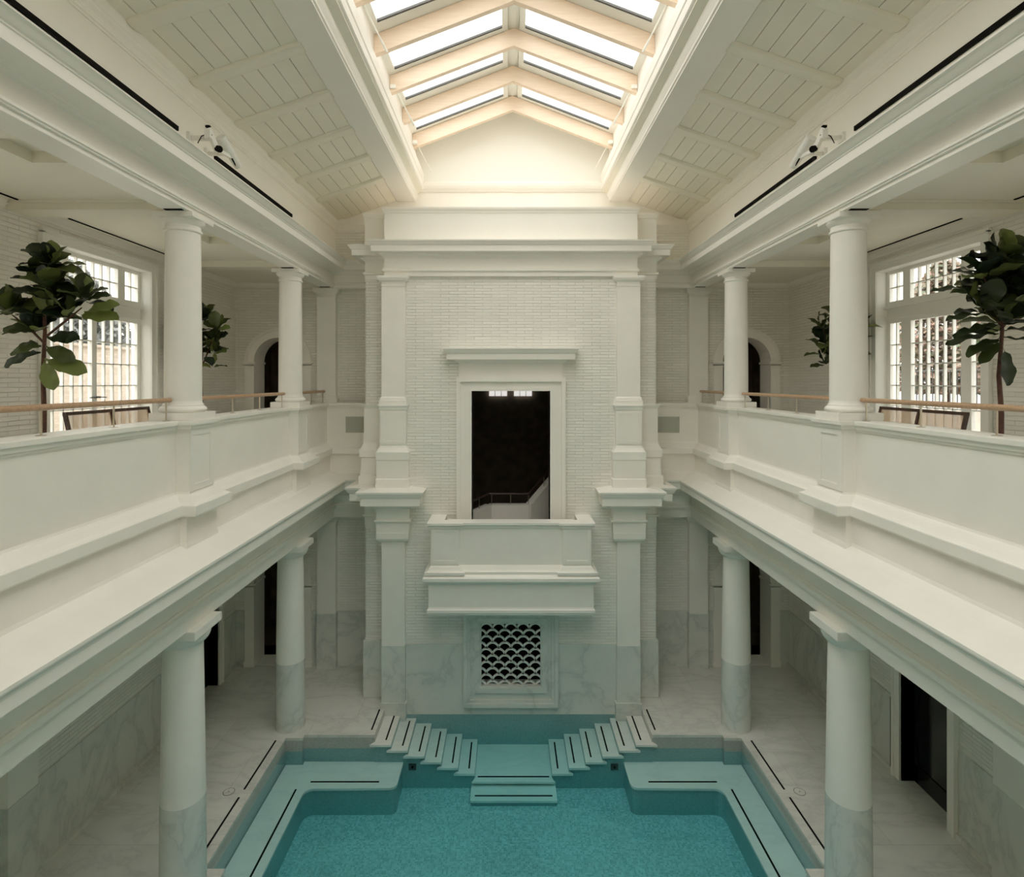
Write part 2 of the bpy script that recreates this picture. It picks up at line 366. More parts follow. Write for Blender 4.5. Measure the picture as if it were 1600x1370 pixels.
# side walls, both storeys (lower: door openings; upper: tall windows, the nearer pair added for light)
WY0, WY1, WZ1 = 9.22, 11.90, 9.99
DOORS = {1: (9.92, 11.14), -1: (13.4, 14.62)}
for s in (-1, 1):
    d0, d1 = DOORS[s]
    bm = B(); plate(bm, [rect(YF, 0, YB+.3, 1.49), rect(d0, -0.0, d1, 1.49)][:1] if False else [[(YF, 0), (d0, 0), (d0, 1.49), (YF, 1.49)]], YZ, s*7.50, s*7.9)
    plate(bm, [[(d1, 0), (YB+.3, 0), (YB+.3, 1.49), (d1, 1.49)]], YZ, s*7.50, s*7.9)
    struct(obj('wall_%s_marble' % SIDE[s], bm, 'marble'), 'grey marble lower wall of the %s pool aisle' % SIDE[s], 'wall')
    bm = B(); plate(bm, [[(YF, 1.49), (d0, 1.49), (d0, 2.62), (d1, 2.62), (d1, 1.49), (YB+.3, 1.49), (YB+.3, 6.3), (YF, 6.3)]], YZ, s*7.52, s*7.9)
    struct(obj('wall_%s_lower' % SIDE[s], bm, 'brick'), 'white brick wall above the marble of the %s pool aisle' % SIDE[s], 'wall')
    bm = B(); plate(bm, [[(YF, 6.3), (4.86, 6.3), (4.86, WZ1), (7.54, WZ1), (7.54, 6.3), (WY0, 6.3), (WY0, WZ1), (WY1, WZ1), (WY1, 6.3), (YB+.3, 6.3), (YB+.3, 10.6), (YF, 10.6)]], YZ, s*7.52, s*7.9)
    struct(obj('wall_%s' % SIDE[s], bm, 'brick'), 'white brick outer wall of the %s gallery' % SIDE[s], 'wall')
    bm = B(); box(bm, s*7.44, s*7.5, YF, d0-.17, 0, .09); box(bm, s*7.44, s*7.5, d1+.17, YB, 0, .09)
    struct(obj('baseboard_%s' % SIDE[s], bm, 'floor'), 'low marble baseboard along the %s aisle wall' % SIDE[s], 'baseboard')
for s in (-1, 1):
    bm = B(); box(bm, *sorted((s*7.9, s*8.0)), YF, YB+.3, -.1, 6.2)  # added sheet keeps the outside light from leaking past the doors
    struct(obj('wall_%s_outer' % SIDE[s], bm, 'dark'), 'added dark screen shutting out light behind the %s aisle door' % SIDE[s], 'wall')
# back wall of the hall and both galleries, with the four arches
loops = [rect(-7.9, 0, 7.9, 11.8)]
for s in (-1, 1):
    loops.append(archloop(s*6.345, 0.0, 2.25, .655)); loops.append(archloop(s*6.345, 6.38, E+.52, .655))
loops.append(rect(-1.6, 0.2, 1.5, 8.2))
# the lower arches reach the floor: keep a hair of wall below so the sheet stays one piece
loops[1] = [(u, max(v, .01)) for u, v in loops[1]]; loops[3] = [(u, max(v, .01)) for u, v in loops[3]]
bm = B(); plate(bm, loops, XZ, YB, YB+.6)
struct(obj('wall_back', bm, 'brick'), 'white brick end wall behind the tower front', 'wall')
bm = B(); box(bm, -7.9, 7.9, YB, YB+.6, 11.8, 16.2)
struct(obj('wall_back_upper', bm, 'paint'), 'smooth cream wall between the tower top and the skylight gable', 'wall')
bm = B(); box(bm, -7.9, 7.9, YF-.3, YF, 0, 16.2)
struct(obj('wall_front', bm, 'brick'), 'wall behind the viewpoint', 'wall')
for s in (-1, 1):      # marble facing of the aisle end walls
    bm = B()
    for a, b in ((3.4, 5.45), (7.24, 7.5)): box(bm, s*a, s*b, YB-.02, YB, 0, 1.49)
    struct(obj('wall_back_marble_%s' % SIDE[s], bm, 'marble'), 'grey marble foot of the end wall in the %s aisle' % SIDE[s], 'wall')
# dark rooms behind the arches
n = 0
for s in (-1, 1):
    for z0, z1 in ((0, 4.3), (6.38, 10.5)):
        n += 1; bm = B(); x0, x1 = sorted((s*4.9, s*7.8))
        box(bm, x0, x1, YB+3.0, YB+3.1, z0, z1); box(bm, x0-.1, x0, YB+.6, YB+3, z0, z1); box(bm, x1, x1+.1, YB+.6, YB+3, z0, z1)
        box(bm, x0, x1, YB+.6, YB+3, z1, z1+.1); box(bm, x0, x1, YB+.6, YB+3, z0-.1, z0)
        struct(obj('wall_passage_%d' % n, bm, 'dark'), 'unlit passage behind the %s %s arch' % ('lower' if z0 == 0 else 'upper', SIDE[s]), 'passage')
# gallery slabs, aisle ceilings, gallery ceilings with coffers
for s in (-1, 1):
    bm = B(); x0, x1 = sorted((s*5.0, s*7.52)); box(bm, x0, x1, YF, YB, 6.2, 6.38)
    struct(obj('floor_gallery_%s' % SIDE[s], bm, 'floor'), 'floor of the %s gallery' % SIDE[s], 'floor')
    bm = B(); box(bm, x0, x1, YF, YB, 4.25, 4.35)
    struct(obj('ceiling_aisle_%s' % SIDE[s], bm, 'ceil'), 'flat ceiling over the %s pool aisle' % SIDE[s], 'ceiling')
    bm = B(); hs = [[(s*5.2, a), (s*5.9, a), (s*5.9, a+.7), (s*5.2, a+.7)] for a in (2.05, 6.3, 10.47)]
    plate(bm, [[(s*4.9, YF), (s*7.9, YF), (s*7.9, YB), (s*4.9, YB)]]+hs, XY, 10.38, 10.52)
    xa, xb = sorted((s*5.1, s*6.0))
    for a in (2.05, 6.3, 10.47): box(bm, xa, xb, a-.1, a+.8, 10.52, 10.56)
    box(bm, *sorted((s*4.9, s*7.9)), YF, YB, 10.56, 10.7)
    struct(obj('ceiling_gallery_%s' % SIDE[s], bm, 'ceil'), 'flat painted ceiling of the %s gallery with square recesses' % SIDE[s], 'ceiling')
# upper side walls, with crown
for s in (-1, 1):
    bm = B(); x0, x1 = sorted((s*4.8, s*5.2)); box(bm, x0, x1, YF, YB, 10.56, 12.2)
    struct(obj('wall_%s_upper' % SIDE[s], bm, 'paint'), 'smooth wall band above the %s entablature' % SIDE[s], 'wall')
def sidepath(x, s, y0=YF, y1=YB):
    # travel so that the positive offset points to the middle of the hall
    return [(-x, y0), (-x, y1)] if s < 0 else [(x, y1), (x, y0)]
def turnpath(x, s, yt, xe=3.4):
    p = [(-x, YF), (-x, yt), (-xe, yt)]
    return p if s < 0 else [(-a, b) for a, b in reversed(p)]
n = 1
for s in (-1, 1):
    n += 1; bm = B()
    sweep(bm, turnpath(4.8, s, YB, .0), [(-.02, 11.76), (.015, 11.76), (.015, 11.79), (.03, 11.80), (.03, 11.83)] + cyma(.035, 11.84, .08, 11.93, 5) + [(.09, 11.94), (.09, 12.10), (-.02, 12.10)])
    struct(obj('trim_%d' % n, bm, 'paint'), 'crown moulding under the %s planked ceiling' % SIDE[s], 'crown moulding')

# ------------------------------------------------------------------ planked ceiling slopes, ribs, skylight beams
CX0, CZ0, CX1, CZ1 = 4.80, 12.04, 2.63, 12.80
slope = (CZ1-CZ0)/(CX0-CX1)
zs = lambda x: CZ0+(CX0-abs(x))*slope
for s in (-1, 1):
    bm = B(); npl = 8; w = (4.80-3.0)/7.6
    x = 4.80
    while x > 2.6:
        xa, xb = x-.0055, x-w+.0055
        v = [bm.verts.new((s*a, y, zs(a)+dz)) for y in (YF, YB) for a, dz in ((xa, 0), (xb, 0), (xb, .03), (xa, .03))]
        for f in ((0, 1, 2, 3), (7, 6, 5, 4), (0, 4, 5, 1), (1, 5, 6, 2), (2, 6, 7, 3), (3, 7, 4, 0)): bm.faces.new([v[i] for i in f])
        x -= w
    o = obj('ceiling_%s' % SIDE[s], bm, 'ceil'); struct(o, 'sloping ceiling of cream boards on the %s side' % SIDE[s], 'ceiling')
    bm = B(); v = [bm.verts.new((s*a, y, zs(a)+dz)) for y in (YF, YB) for a, dz in ((5.2, .032), (2.5, .032), (2.5, .3), (5.2, .3))]
    for f in ((0, 1, 2, 3), (7, 6, 5, 4), (0, 4, 5, 1), (1, 5, 6, 2), (2, 6, 7, 3), (3, 7, 4, 0)): bm.faces.new([v[i] for i in f])
    ob = obj('roof_board', bm, 'darkboard', o)
ribY = [6.91+1.365*k for k in range(-2, 6)]
ordn = ['first', 'second', 'third', 'fourth', 'fifth', 'sixth', 'seventh', 'eighth', 'ninth']
rib = {}
for s in (-1, 1):
    for k, y in enumerate(ribY):
        bm = B(); L = []
        xa, xb = 4.72, 3.10
        # rounded section, nosed end at the wall
        for x, sc in ((xa, .30), (xa-.02, .62), (xa-.05, .86), (xa-.10, 1.0), (xb, 1.0)):
            ring = []
            for u, dn in ((-.12, 0), (-.12, .045), (-.105, .07), (-.08, .08), (.08, .08), (.105, .07), (.12, .045), (.12, 0)):
                ring.append(bm.verts.new((s*x, y+.12+u*(.75+.25*sc), zs(x)+.01-dn*sc)))
            L.append(ring)
        for a, b in zip(L, L[1:]):
            for i in range(8): bm.faces.new((a[i], a[(i+1) % 8], b[(i+1) % 8], b[i]))
        bm.faces.new(L[0]); bm.faces.new(L[-1][::-1])
        vis = len(ribY)-1-k
        tag(obj('ceiling_rib', bm, 'ceil', smooth=True), 'cream rib across the %s boarded slope, %s rib counted from the end wall' % (SIDE[s], ordn[vis]), 'ceiling rib', 'ribs of the %s ceiling slope' % SIDE[s])
for s in (-1, 1):      # edge beam with its mouldings and the curb of the skylight
    n += 1; bm = B()
    prof = [(-.0, 12.60), (.495, 12.60), (.495, 12.625), (.52, 12.64), (.52, 12.68), (.535, 12.71), (.56, 12.76), (.56, 12.84), (.60, 12.90), (.70, 12.90), (.73, 12.92), (.735, 12.99), (.72, 13.02), (.72, 13.10), (.735, 13.12), (.735, 13.33), (.72, 13.37), (.52, 13.37), (.52, 14.28), (.3, 14.28), (.0, 13.0)]
    sweep(bm, sidepath(3.13, s), prof)
    struct(obj('trim_%d' % n, bm, 'paint'), 'moulded edge beam along the %s side of the skylight' % SIDE[s], 'beam')
n += 1; bm = B()       # end moulding below the gable
sweep(bm, [(-2.45, YB), (2.45, YB)], [(-.02, 12.86), (.03, 12.86), (.05, 12.90), (.08, 12.93), (.10, 13.0), (.10, 13.07), (.06, 13.12), (-.02, 13.16)])
struct(obj('trim_%d' % n, bm, 'paint'), 'moulding at the foot of the white skylight gable', 'moulding')
bm = B(); plate(bm, [[(-2.6, 13.1), (2.6, 13.1), (2.6, 14.2), (0, 15.25), (-2.6, 14.2)]], XZ, YB-.015, YB+.1)
struct(obj('wall_gable', bm, 'white'), 'smooth white gable under the far end of the skylight', 'gable wall')

# skylight rafters: pale timber chevrons
SP = 1.437; RAF = [15.0-SP*k for k in range(0, 9)]
rz = lambda x: 14.79-.385*abs(x)      # underside
for k, y in enumerate(RAF):
    bm = B()
    plate(bm, [[(-2.605, rz(2.605)), (0, rz(0)), (2.605, rz(2.605)), (2.605, rz(2.605)+.365), (0, rz(0)+.365), (-2.605, rz(2.605)+.365)]], XZ, y, y+.12)
    t = tag(obj('skylight_rafter', bm, 'palewood'), 'pale timber rafter bent under the skylight ridge, %s from the white gable' % ordn[k], 'rafter', 'timber rafters of the skylight')
# skylight: ridge, sashes, panes
sk = empty('skylight', (0, 6, 13.9), 'long pitched glass skylight with white frames over the pool', 'skylight')
bm = B(); box(bm, -.16, .16, YF, YB-.02, 15.20, 15.38); box(bm, -.11, .11, YF, YB-.02, 15.17, 15.20); box(bm, -.05, .05, YF, YB-.02, 15.157, 15.17)
obj('ridge_beam', bm, 'white', sk)
def slopept(s, x, y, up): return (s*x, y, rz(x)+.34+up)
ends = [YB-.03] + [y+.06 for y in RAF] + [YF]
for s in (-1, 1):
    for k in range(len(ends)-1):
        y1, y0 = ends[k], ends[k+1]
        if y0 < 1.5 and k > 8: pass
        m = .02 if k % 2 else .16           # the opening sashes have a wider frame
        xo, xi = 2.70, .12
        bm = B()
        fn = lambda u, v, d, s=s: (s*u, v, rz(u)+.375+d)
        plate(bm, [[(xi, y0), (xo, y0), (xo, y1), (xi, y1)], [(xi+.12, y0+.08), (xo-.22, y0+.08), (xo-.22, y1-.16-m), (xi+.12, y1-.16-m)]], fn, 0.0, .10)
        fr = obj('sash_frame', bm, 'white', sk)
        bm = B(); plate(bm, [[(xi+.12, y1-.20-m), (xo-.22, y1-.20-m), (xo-.22, y1-.16-m), (xi+.12, y1-.16-m)]], fn, .01, .05)
        obj('gasket', bm, 'steel', fr)
        bm = B(); plate(bm, [[(xi+.11, y0+.07), (xo-.21, y0+.07), (xo-.21, y1-.15-m), (xi+.11, y1-.15-m)]], fn, .045, .055)
        obj('pane', bm, 'glass', fr)
# long white opener poles hanging at the skylight eaves
for s in (-1, 1):
    for k, ya in enumerate((9.4, 12.2, 15.0)):
        t = empty('opener_pole', (s*2.49, ya, 13.9), 'thin white opener pole at the %s skylight edge, %s the white gable' % (SIDE[s], ['third from', 'second from', 'nearest'][k]), 'opener pole', 'opener poles of the skylight')
        p0, p1 = Vector((s*2.50, ya, 13.92)), Vector((s*2.17, ya+.38, 13.31))
        bm = B(); tube(bm, [p0, p0+(p1-p0)*.75], .012, 8); obj('pole', bm, 'white', t, True)
        bm = B(); tube(bm, [p0+(p1-p0)*.75, p1], .019, 8); obj('grip', bm, 'white', t, True)
        bm = B(); box(bm, *sorted((s*2.48, s*2.60)), ya-.10, ya+.05, 13.88, 13.96); obj('bracket', bm, 'steel' if k == 0 else 'white', t)

# ------------------------------------------------------------------ side entablatures and parapets
LOWENT = [(-.5, 4.115), (0, 4.115), (0, 4.33), (.03, 4.335), (.03, 4.36), (.065, 4.37), (.07, 4.44), (.03, 4.455), (.02, 4.48), (0, 4.485), (0, 4.70)] + cove(0, 4.71, .1, 4.80, 4)[1:] + [(.13, 4.82), (.13, 4.86), (.16, 4.94), (.42, 4.94), (.42, 5.07)] + cyma(.425, 5.075, .46, 5.15, 5) + [(.46, 5.18), (.10, 5.30), (-.06, 5.38), (-.5, 5.40)]
UPENT = [(-.36, 10.2), (0, 10.2), (0, 10.255), (.03, 10.256), (.03, 10.275), (.05, 10.28), (.05, 10.31), (.02, 10.325), (0, 10.34), (0, 10.54)] + cove(0, 10.545, .05, 10.58, 4)[1:] + [(.07, 10.585), (.08, 10.61), (.37, 10.61), (.37, 10.735), (.385, 10.74), (.385, 10.755)] + cyma(.39, 10.76, .49, 10.83, 6, -1) + [(.49, 10.845), (-.06, 10.85), (-.36, 10.85)]
for s in (-1, 1):
    n += 1; bm = B(); sweep(bm, turnpath(4.74, s, 15.28), LOWENT)
    struct(obj('trim_%d' % n, bm, 'stone'), 'moulded entablature carried by the %s lower columns' % SIDE[s], 'entablature')
    n += 1; bm = B(); sweep(bm, turnpath(4.74, s, 15.28), UPENT)
    struct(obj('trim_%d' % n, bm, 'paint'), 'moulded entablature carried by the %s upper columns' % SIDE[s], 'entablature')
    # parapet with pedestals, one swept wall per side
    X, Xp, hw = 4.92, 4.72, .33
    p = [(-X, YF)]
    for yc in COLS: p += [(-X, yc-hw), (-Xp, yc-hw), (-Xp, yc+hw), (-X, yc+hw)]
    p += [(-X, 15.3-.02), (-3.4, 15.3-.02)]
    if s > 0: p = [(-a, b) for a, b in reversed(p)]
    prof = [(-.14, 5.80), (.10, 5.80), (.19, 5.81), (.20, 5.83), (.20, 5.955)] + cyma(.195, 5.965, .01, 6.09, 6, -1) + [(0, 6.12), (0, 7.00), (.02, 7.003), (.02, 7.03), (.038, 7.033), (.044, 7.06), (.055, 7.08), (.055, 7.09), (.075, 7.093), (.078, 7.145), (.072, 7.15), (-.14, 7.15)]
    p2 = [(-X, YF)]
    for yc in COLS: p2 += [(-X, yc-hw+.02), (-X+.09, yc-hw+.02), (-X+.09, yc+hw-.02), (-X, yc+hw-.02)]
    p2 += [(-X, 15.28), (-3.4, 15.28)]
    if s > 0: p2 = [(-a, b) for a, b in reversed(p2)]
    bm = B(); sweep(bm, p, prof); sweep(bm, p2, [(-.14, 5.12), (.13, 5.12), (.13, 5.38), (.12, 5.42), (.12, 5.805), (-.14, 5.805)])
    ins = sorted((s*5.05, s*5.3)); box(bm, ins[0], ins[1], YF, 15.28, 5.3, 7.15)
    tag(obj('gallery_parapet', bm, 'stone'), 'tall smooth cream parapet of the %s gallery with projecting pedestals' % SIDE[s], 'parapet')
    # sunk panels on the pedestal faces: a thin raised border
    for yc in COLS:
        bm = B(); x = s*(Xp-.001); x2 = s*(Xp-.016)
        plate(bm, [rect(yc-.325, 6.13, yc+.325, 7.02), rect(yc-.22, 6.22, yc+.22, 6.94)], YZ, x, x2)
        par = [o for o in bpy.data.objects if o.name.startswith('gallery_parapet')][-1] if s > 0 else bpy.data.objects['gallery_parapet']
        obj('pedestal_panel', bm, 'stone', par)
# slots above the upper entablatures
for s in (-1, 1):
    for a, b, w in ((-2.0, 1.5, 'behind'), (3.2, 8.15, 'nearest the viewer'), (9.17, 12.45, 'towards the end wall')):
        if b < 2: continue
        bm = B(); box(bm, *sorted((s*4.775, s*4.81)), a, b, 11.265, 11.33)
        tag(obj('air_slot', bm, 'black'), 'long black slot in the %s wall above the cornice, %s' % (SIDE[s], w), 'air slot', 'black wall slots')
# ------------------------------------------------------------------ columns
def lower_column(x, y, label, group):
    t = empty('lower_column', (x, y, 0), label, 'column', group)
    def R(z): u = z/3.7; return .315-.040*u**1.6
    bm = B(); lathe(bm, 0, 0, [(R(z)+.002, z) for z in (0, .5, 1.0, 1.49)], 48); o = obj('marble_foot', bm, 'marble', None, True); o.parent = t
    bm = B(); lathe(bm, 0, 0, [(R(z), z) for z in [1.49+i*(3.66-1.49)/8 for i in range(9)]], 48); o = obj('shaft', bm, 'stone', None, True); o.parent = t
    bm = B(); lathe(bm, 0, 0, [(.275, 3.66), (.276, 3.80), (.285, 3.81), (.295, 3.82)] + [(.295+.085*math.sin(PI/2*i/5), 3.82+.10*(1-math.cos(PI/2*i/5))+.06*i/5) for i in range(1, 6)] + [(.385, 3.99)], 48)
    o = obj('capital', bm, 'stone', None, True); o.parent = t
    bm = B(); box(bm, -.388, .388, -.388, .388, 3.985, 4.115); bmesh.ops.bevel(bm, geom=bm.edges[:], offset=.006, segments=2, affect='EDGES')
    o = obj('abacus', bm, 'stone', None); o.parent = t
    return t
def upper_column(x, y, label, group):
    t = empty('upper_column', (x, y, 7.15), label, 'column', group)
    z0 = 7.15
    bm = B(); box(bm, -.325, .325, -.325, .325, z0-z0, .115); bmesh.ops.bevel(bm, geom=bm.edges[:], offset=.006, segments=2, affect='EDGES')
    o = obj('plinth', bm, 'stone'); o.parent = t
    bm = B(); lathe(bm, 0, 0, [(.30, .115)] + [(.295+.028*math.sin(PI*i/8), .115+.085*i/8) for i in range(9)] + [(.278, .205), (.278, .225), (.262, .245), (.255, .29)], 48)
    o = obj('base_torus', bm, 'stone', None, True); o.parent = t
    bm = B(); lathe(bm, 0, 0, [(.255-.018*(i/8)**1.5, .28+i*2.52/8) for i in range(9)], 48)
    o = obj('shaft', bm, 'stone', None, True); o.parent = t
    bm = B(); lathe(bm, 0, 0, [(.238, 2.79), (.258, 2.80), (.262, 2.815), (.258, 2.83), (.24, 2.84), (.24, 2.89), (.255, 2.90)] + [(.255+.045*math.sin(PI/2*i/5), 2.90+.07*i/5) for i in range(1, 6)] + [(.30, 2.975)], 48)
    o = obj('capital', bm, 'stone', None, True); o.parent = t
    bm = B(); box(bm, -.305, .305, -.305, .305, 2.97, 3.05); bmesh.ops.bevel(bm, geom=bm.edges[:], offset=.005, segments=2, affect='EDGES')
    o = obj('abacus', bm, 'stone'); o.parent = t
    return t
where = ['beside the viewpoint', 'nearest in view', 'towards the end wall']
pl = pu = None
for s in (-1, 1):
    for k, yc in enumerate(COLS):
        l1 = 'round column with marble foot on the %s pool deck, %s' % (SIDE[s], where[k])
        l2 = 'round white column on the %s gallery parapet, %s' % (SIDE[s], where[k])
        if pl is None:
            pl = lower_column(s*5.0, yc, l1, 'lower columns'); pu = upper_column(s*5.0, yc, l2, 'upper columns')
        else:
            c = copy_tree(pl, (s*5.0, yc, 0)); c['label'] = l1; c = copy_tree(pu, (s*5.0, yc, 7.15)); c['label'] = l2
# small dark vents in the soffit beside each upper capital
for s in (-1, 1):
    for k, yc in enumerate(COLS[1:] + (15.35,)):
        bm = B(); y = yc-.37 if k < 2 else 15.12
        box(bm, *sorted((s*4.80, s*5.06)), y-.035, y+.035, 10.192, 10.22)
        tag(obj('soffit_vent', bm, 'black'), 'small black slot above the %s gallery %s' % (SIDE[s], ['column nearest in view', 'column towards the end wall', 'pilaster on the end wall'][k]), 'vent', 'small black soffit slots')
# ------------------------------------------------------------------ pilasters
def pilpath(xc, hw, yw, yf): return [(xc-hw, yw), (xc-hw, yf), (xc+hw, yf), (xc+hw, yw)]
def pathrev(p): return p
# path running left to right in front of the wall: right of travel (+x) is -y, i.e. towards the viewer; on the left flank travel goes -y, right is -x (outward)
for s in (-1, 1):
    lab = SIDE[s]
    t = empty('end_wall_pilaster', (s*5.0, 15.5, 7.15), 'flat white pilaster on the end wall at the %s gallery parapet' % lab, 'pilaster')
    pp = pilpath(s*5.0, .25, 15.70, 15.46)
    bm = B(); sweep(bm, pp, [(-.2, 7.33), (0, 7.33), (0, 9.98), (-.2, 9.98)]); obj('shaft', bm, 'stone', t)
    bm = B(); sweep(bm, pp, [(-.2, 9.98), (0, 9.98), (.02, 9.99), (.02, 10.01), (.0, 10.02), (.0, 10.05)] + cove(.0, 10.06, .085, 10.16, 5)[1:] + [(.09, 10.2), (-.2, 10.2)]); obj('capital', bm, 'stone', t)
    bm = B(); sweep(bm, pp, [(-.2, 7.15), (.05, 7.15), (.05, 7.26), (.03, 7.27), (.035, 7.31), (0, 7.34), (-.2, 7.34)]); obj('base', bm, 'stone', t)
    t = empty('end_wall_pilaster', (s*5.0, 15.5, 0), 'flat pilaster with marble foot on the end wall of the %s pool aisle' % lab, 'pilaster')
    bm = B(); sweep(bm, pp, [(-.2, 0), (.01, 0), (.01, 1.47), (0, 1.49), (-.2, 1.49)]); obj('marble_foot', bm, 'marble', t)
    bm = B(); sweep(bm, pp, [(-.2, 1.49), (0, 1.49), (0, 3.9), (.02, 3.91), (.02, 3.93)] + cove(.0, 3.95, .08, 4.08, 5)[1:] + [(.085, 4.115), (-.2, 4.115)]); obj('shaft', bm, 'stone', t)
    # pilasters on the aisle side walls behind the columns
    for k, yc in enumerate(COLS):
        if s < 0 and k == 2: continue
        t = empty('aisle_pilaster', (s*7.45, yc, 0), 'shallow pilaster on the %s aisle wall, opposite the column %s' % (lab, where[k]), 'pilaster', 'aisle wall pilasters')
        bm = B(); box(bm, *sorted((s*7.40, s*7.52)), yc-.27, yc+.27, 1.49, 4.25); obj('shaft', bm, 'stone', t)
        bm = B(); box(bm, *sorted((s*7.39, s*7.51)), yc-.28, yc+.28, 0, 1.49); obj('marble_foot', bm, 'marble', t)
# cross beams of the galleries
for s in (-1, 1):
    for k, yc in enumerate(COLS):
        bm = B(); x0, x1 = sorted((s*5.1, s*7.52)); box(bm, x0, x1, yc-.2, yc+.2, 10.25, 10.38)
        box(bm, x0, x1, yc-.24, yc+.24, 10.34, 10.38)
        tag(obj('ceiling_beam', bm, 'ceil'), 'shallow cross beam of the %s gallery ceiling above the column %s' % (SIDE[s], where[k]), 'beam', 'gallery cross beams')
    n += 1; bm = B(); sweep(bm, ([(-7.52, YF), (-7.52, YB), (-5.1, YB)] if s < 0 else [(5.1, YB), (7.52, YB), (7.52, YF)]), [(-.02, 10.27), (.02, 10.27), (.03, 10.3), (.09, 10.36), (.1, 10.385), (-.02, 10.385)])
    struct(obj('trim_%d' % n, bm, 'paint'), 'small crown along the %s gallery wall' % SIDE[s], 'crown moulding')
    for a, b, w in ((4.8, 8.4, 'nearest the viewer'), (9.38, 12.3, 'in front of the window')):
        bm = B(); box(bm, *sorted((s*7.255, s*7.285)), a, b, 10.365, 10.39)
        tag(obj('ceiling_slot', bm, 'black'), 'thin black air slot in the %s gallery ceiling %s' % (SIDE[s], w), 'air slot', 'gallery ceiling slots')

# arch surrounds on the end wall
def surround(s, z0, zs_, upper):
    lab = 'upper' if upper else 'lower'
    t = empty('arch_surround', (s*6.345, YB, z0), 'moulded white surround of the %s %s archway in the end wall' % (lab, SIDE[s]), 'arch surround')
    bm = B(); N = 24
    pts = [(s*6.345+r*math.cos(PI*i/N), zs_+r*math.sin(PI*i/N)) for r in (.895,) for i in range(N+1)]
    ptsi = [(s*6.345+.655*math.cos(PI*i/N), zs_+.655*math.sin(PI*i/N)) for i in range(N+1)]
    plate(bm, [pts+ptsi[::-1]], XZ, YB-.07, YB+.02)
    pm = [(s*6.345+.90*math.cos(PI*i/N), zs_+.90*math.sin(PI*i/N)) for i in range(N+1)]; pn = [(s*6.345+.82*math.cos(PI*i/N), zs_+.82*math.sin(PI*i/N)) for i in range(N+1)]
    plate(bm, [pm+pn[::-1]], XZ, YB-.10, YB-.06)
    # lining of the arch and jambs
    ri = .65
    li = [(s*6.345+ri*math.cos(PI*i/N), zs_+ri*math.sin(PI*i/N)) for i in range(N+1)]; lo = ptsi
    plate(bm, [lo+li[::-1]], XZ, YB-.07, YB+.6); obj('archivolt', bm, 'paint', t)
    for q in (-1, 1):
        xc = s*6.345+q*.775
        bm = B(); box(bm, xc-.12, xc+.12, YB-.07, YB+.02, z0, zs_-.08); xi = s*6.345+q*.655
        box(bm, *sorted((xi, xi-q*.008)), YB-.07, YB+.6, z0, zs_-.08); box(bm, xc-.14, xc+.14, YB-.10, YB, z0, z0+.14)
        obj('jamb', bm, 'paint', t)
        bm = B(); sweep(bm, [(xc-.12, YB+.02), (xc-.12, YB-.07), (xc+.12, YB-.07), (xc+.12, YB+.02)], [(-.1, zs_-.14), (.012, zs_-.14), (.012, zs_-.11), (0, zs_-.10), (0, zs_-.08), (.05, zs_-.03), (.055, zs_), (-.1, zs_)])
        box(bm, *sorted((xi+q*.02, xi-q*.05)), YB-.05, YB+.58, zs_-.06, zs_)
        obj('impost', bm, 'paint', t)
for s in (-1, 1):
    surround(s, 6.38, E+.52, True); surround(s, 0.0, 2.25, False)

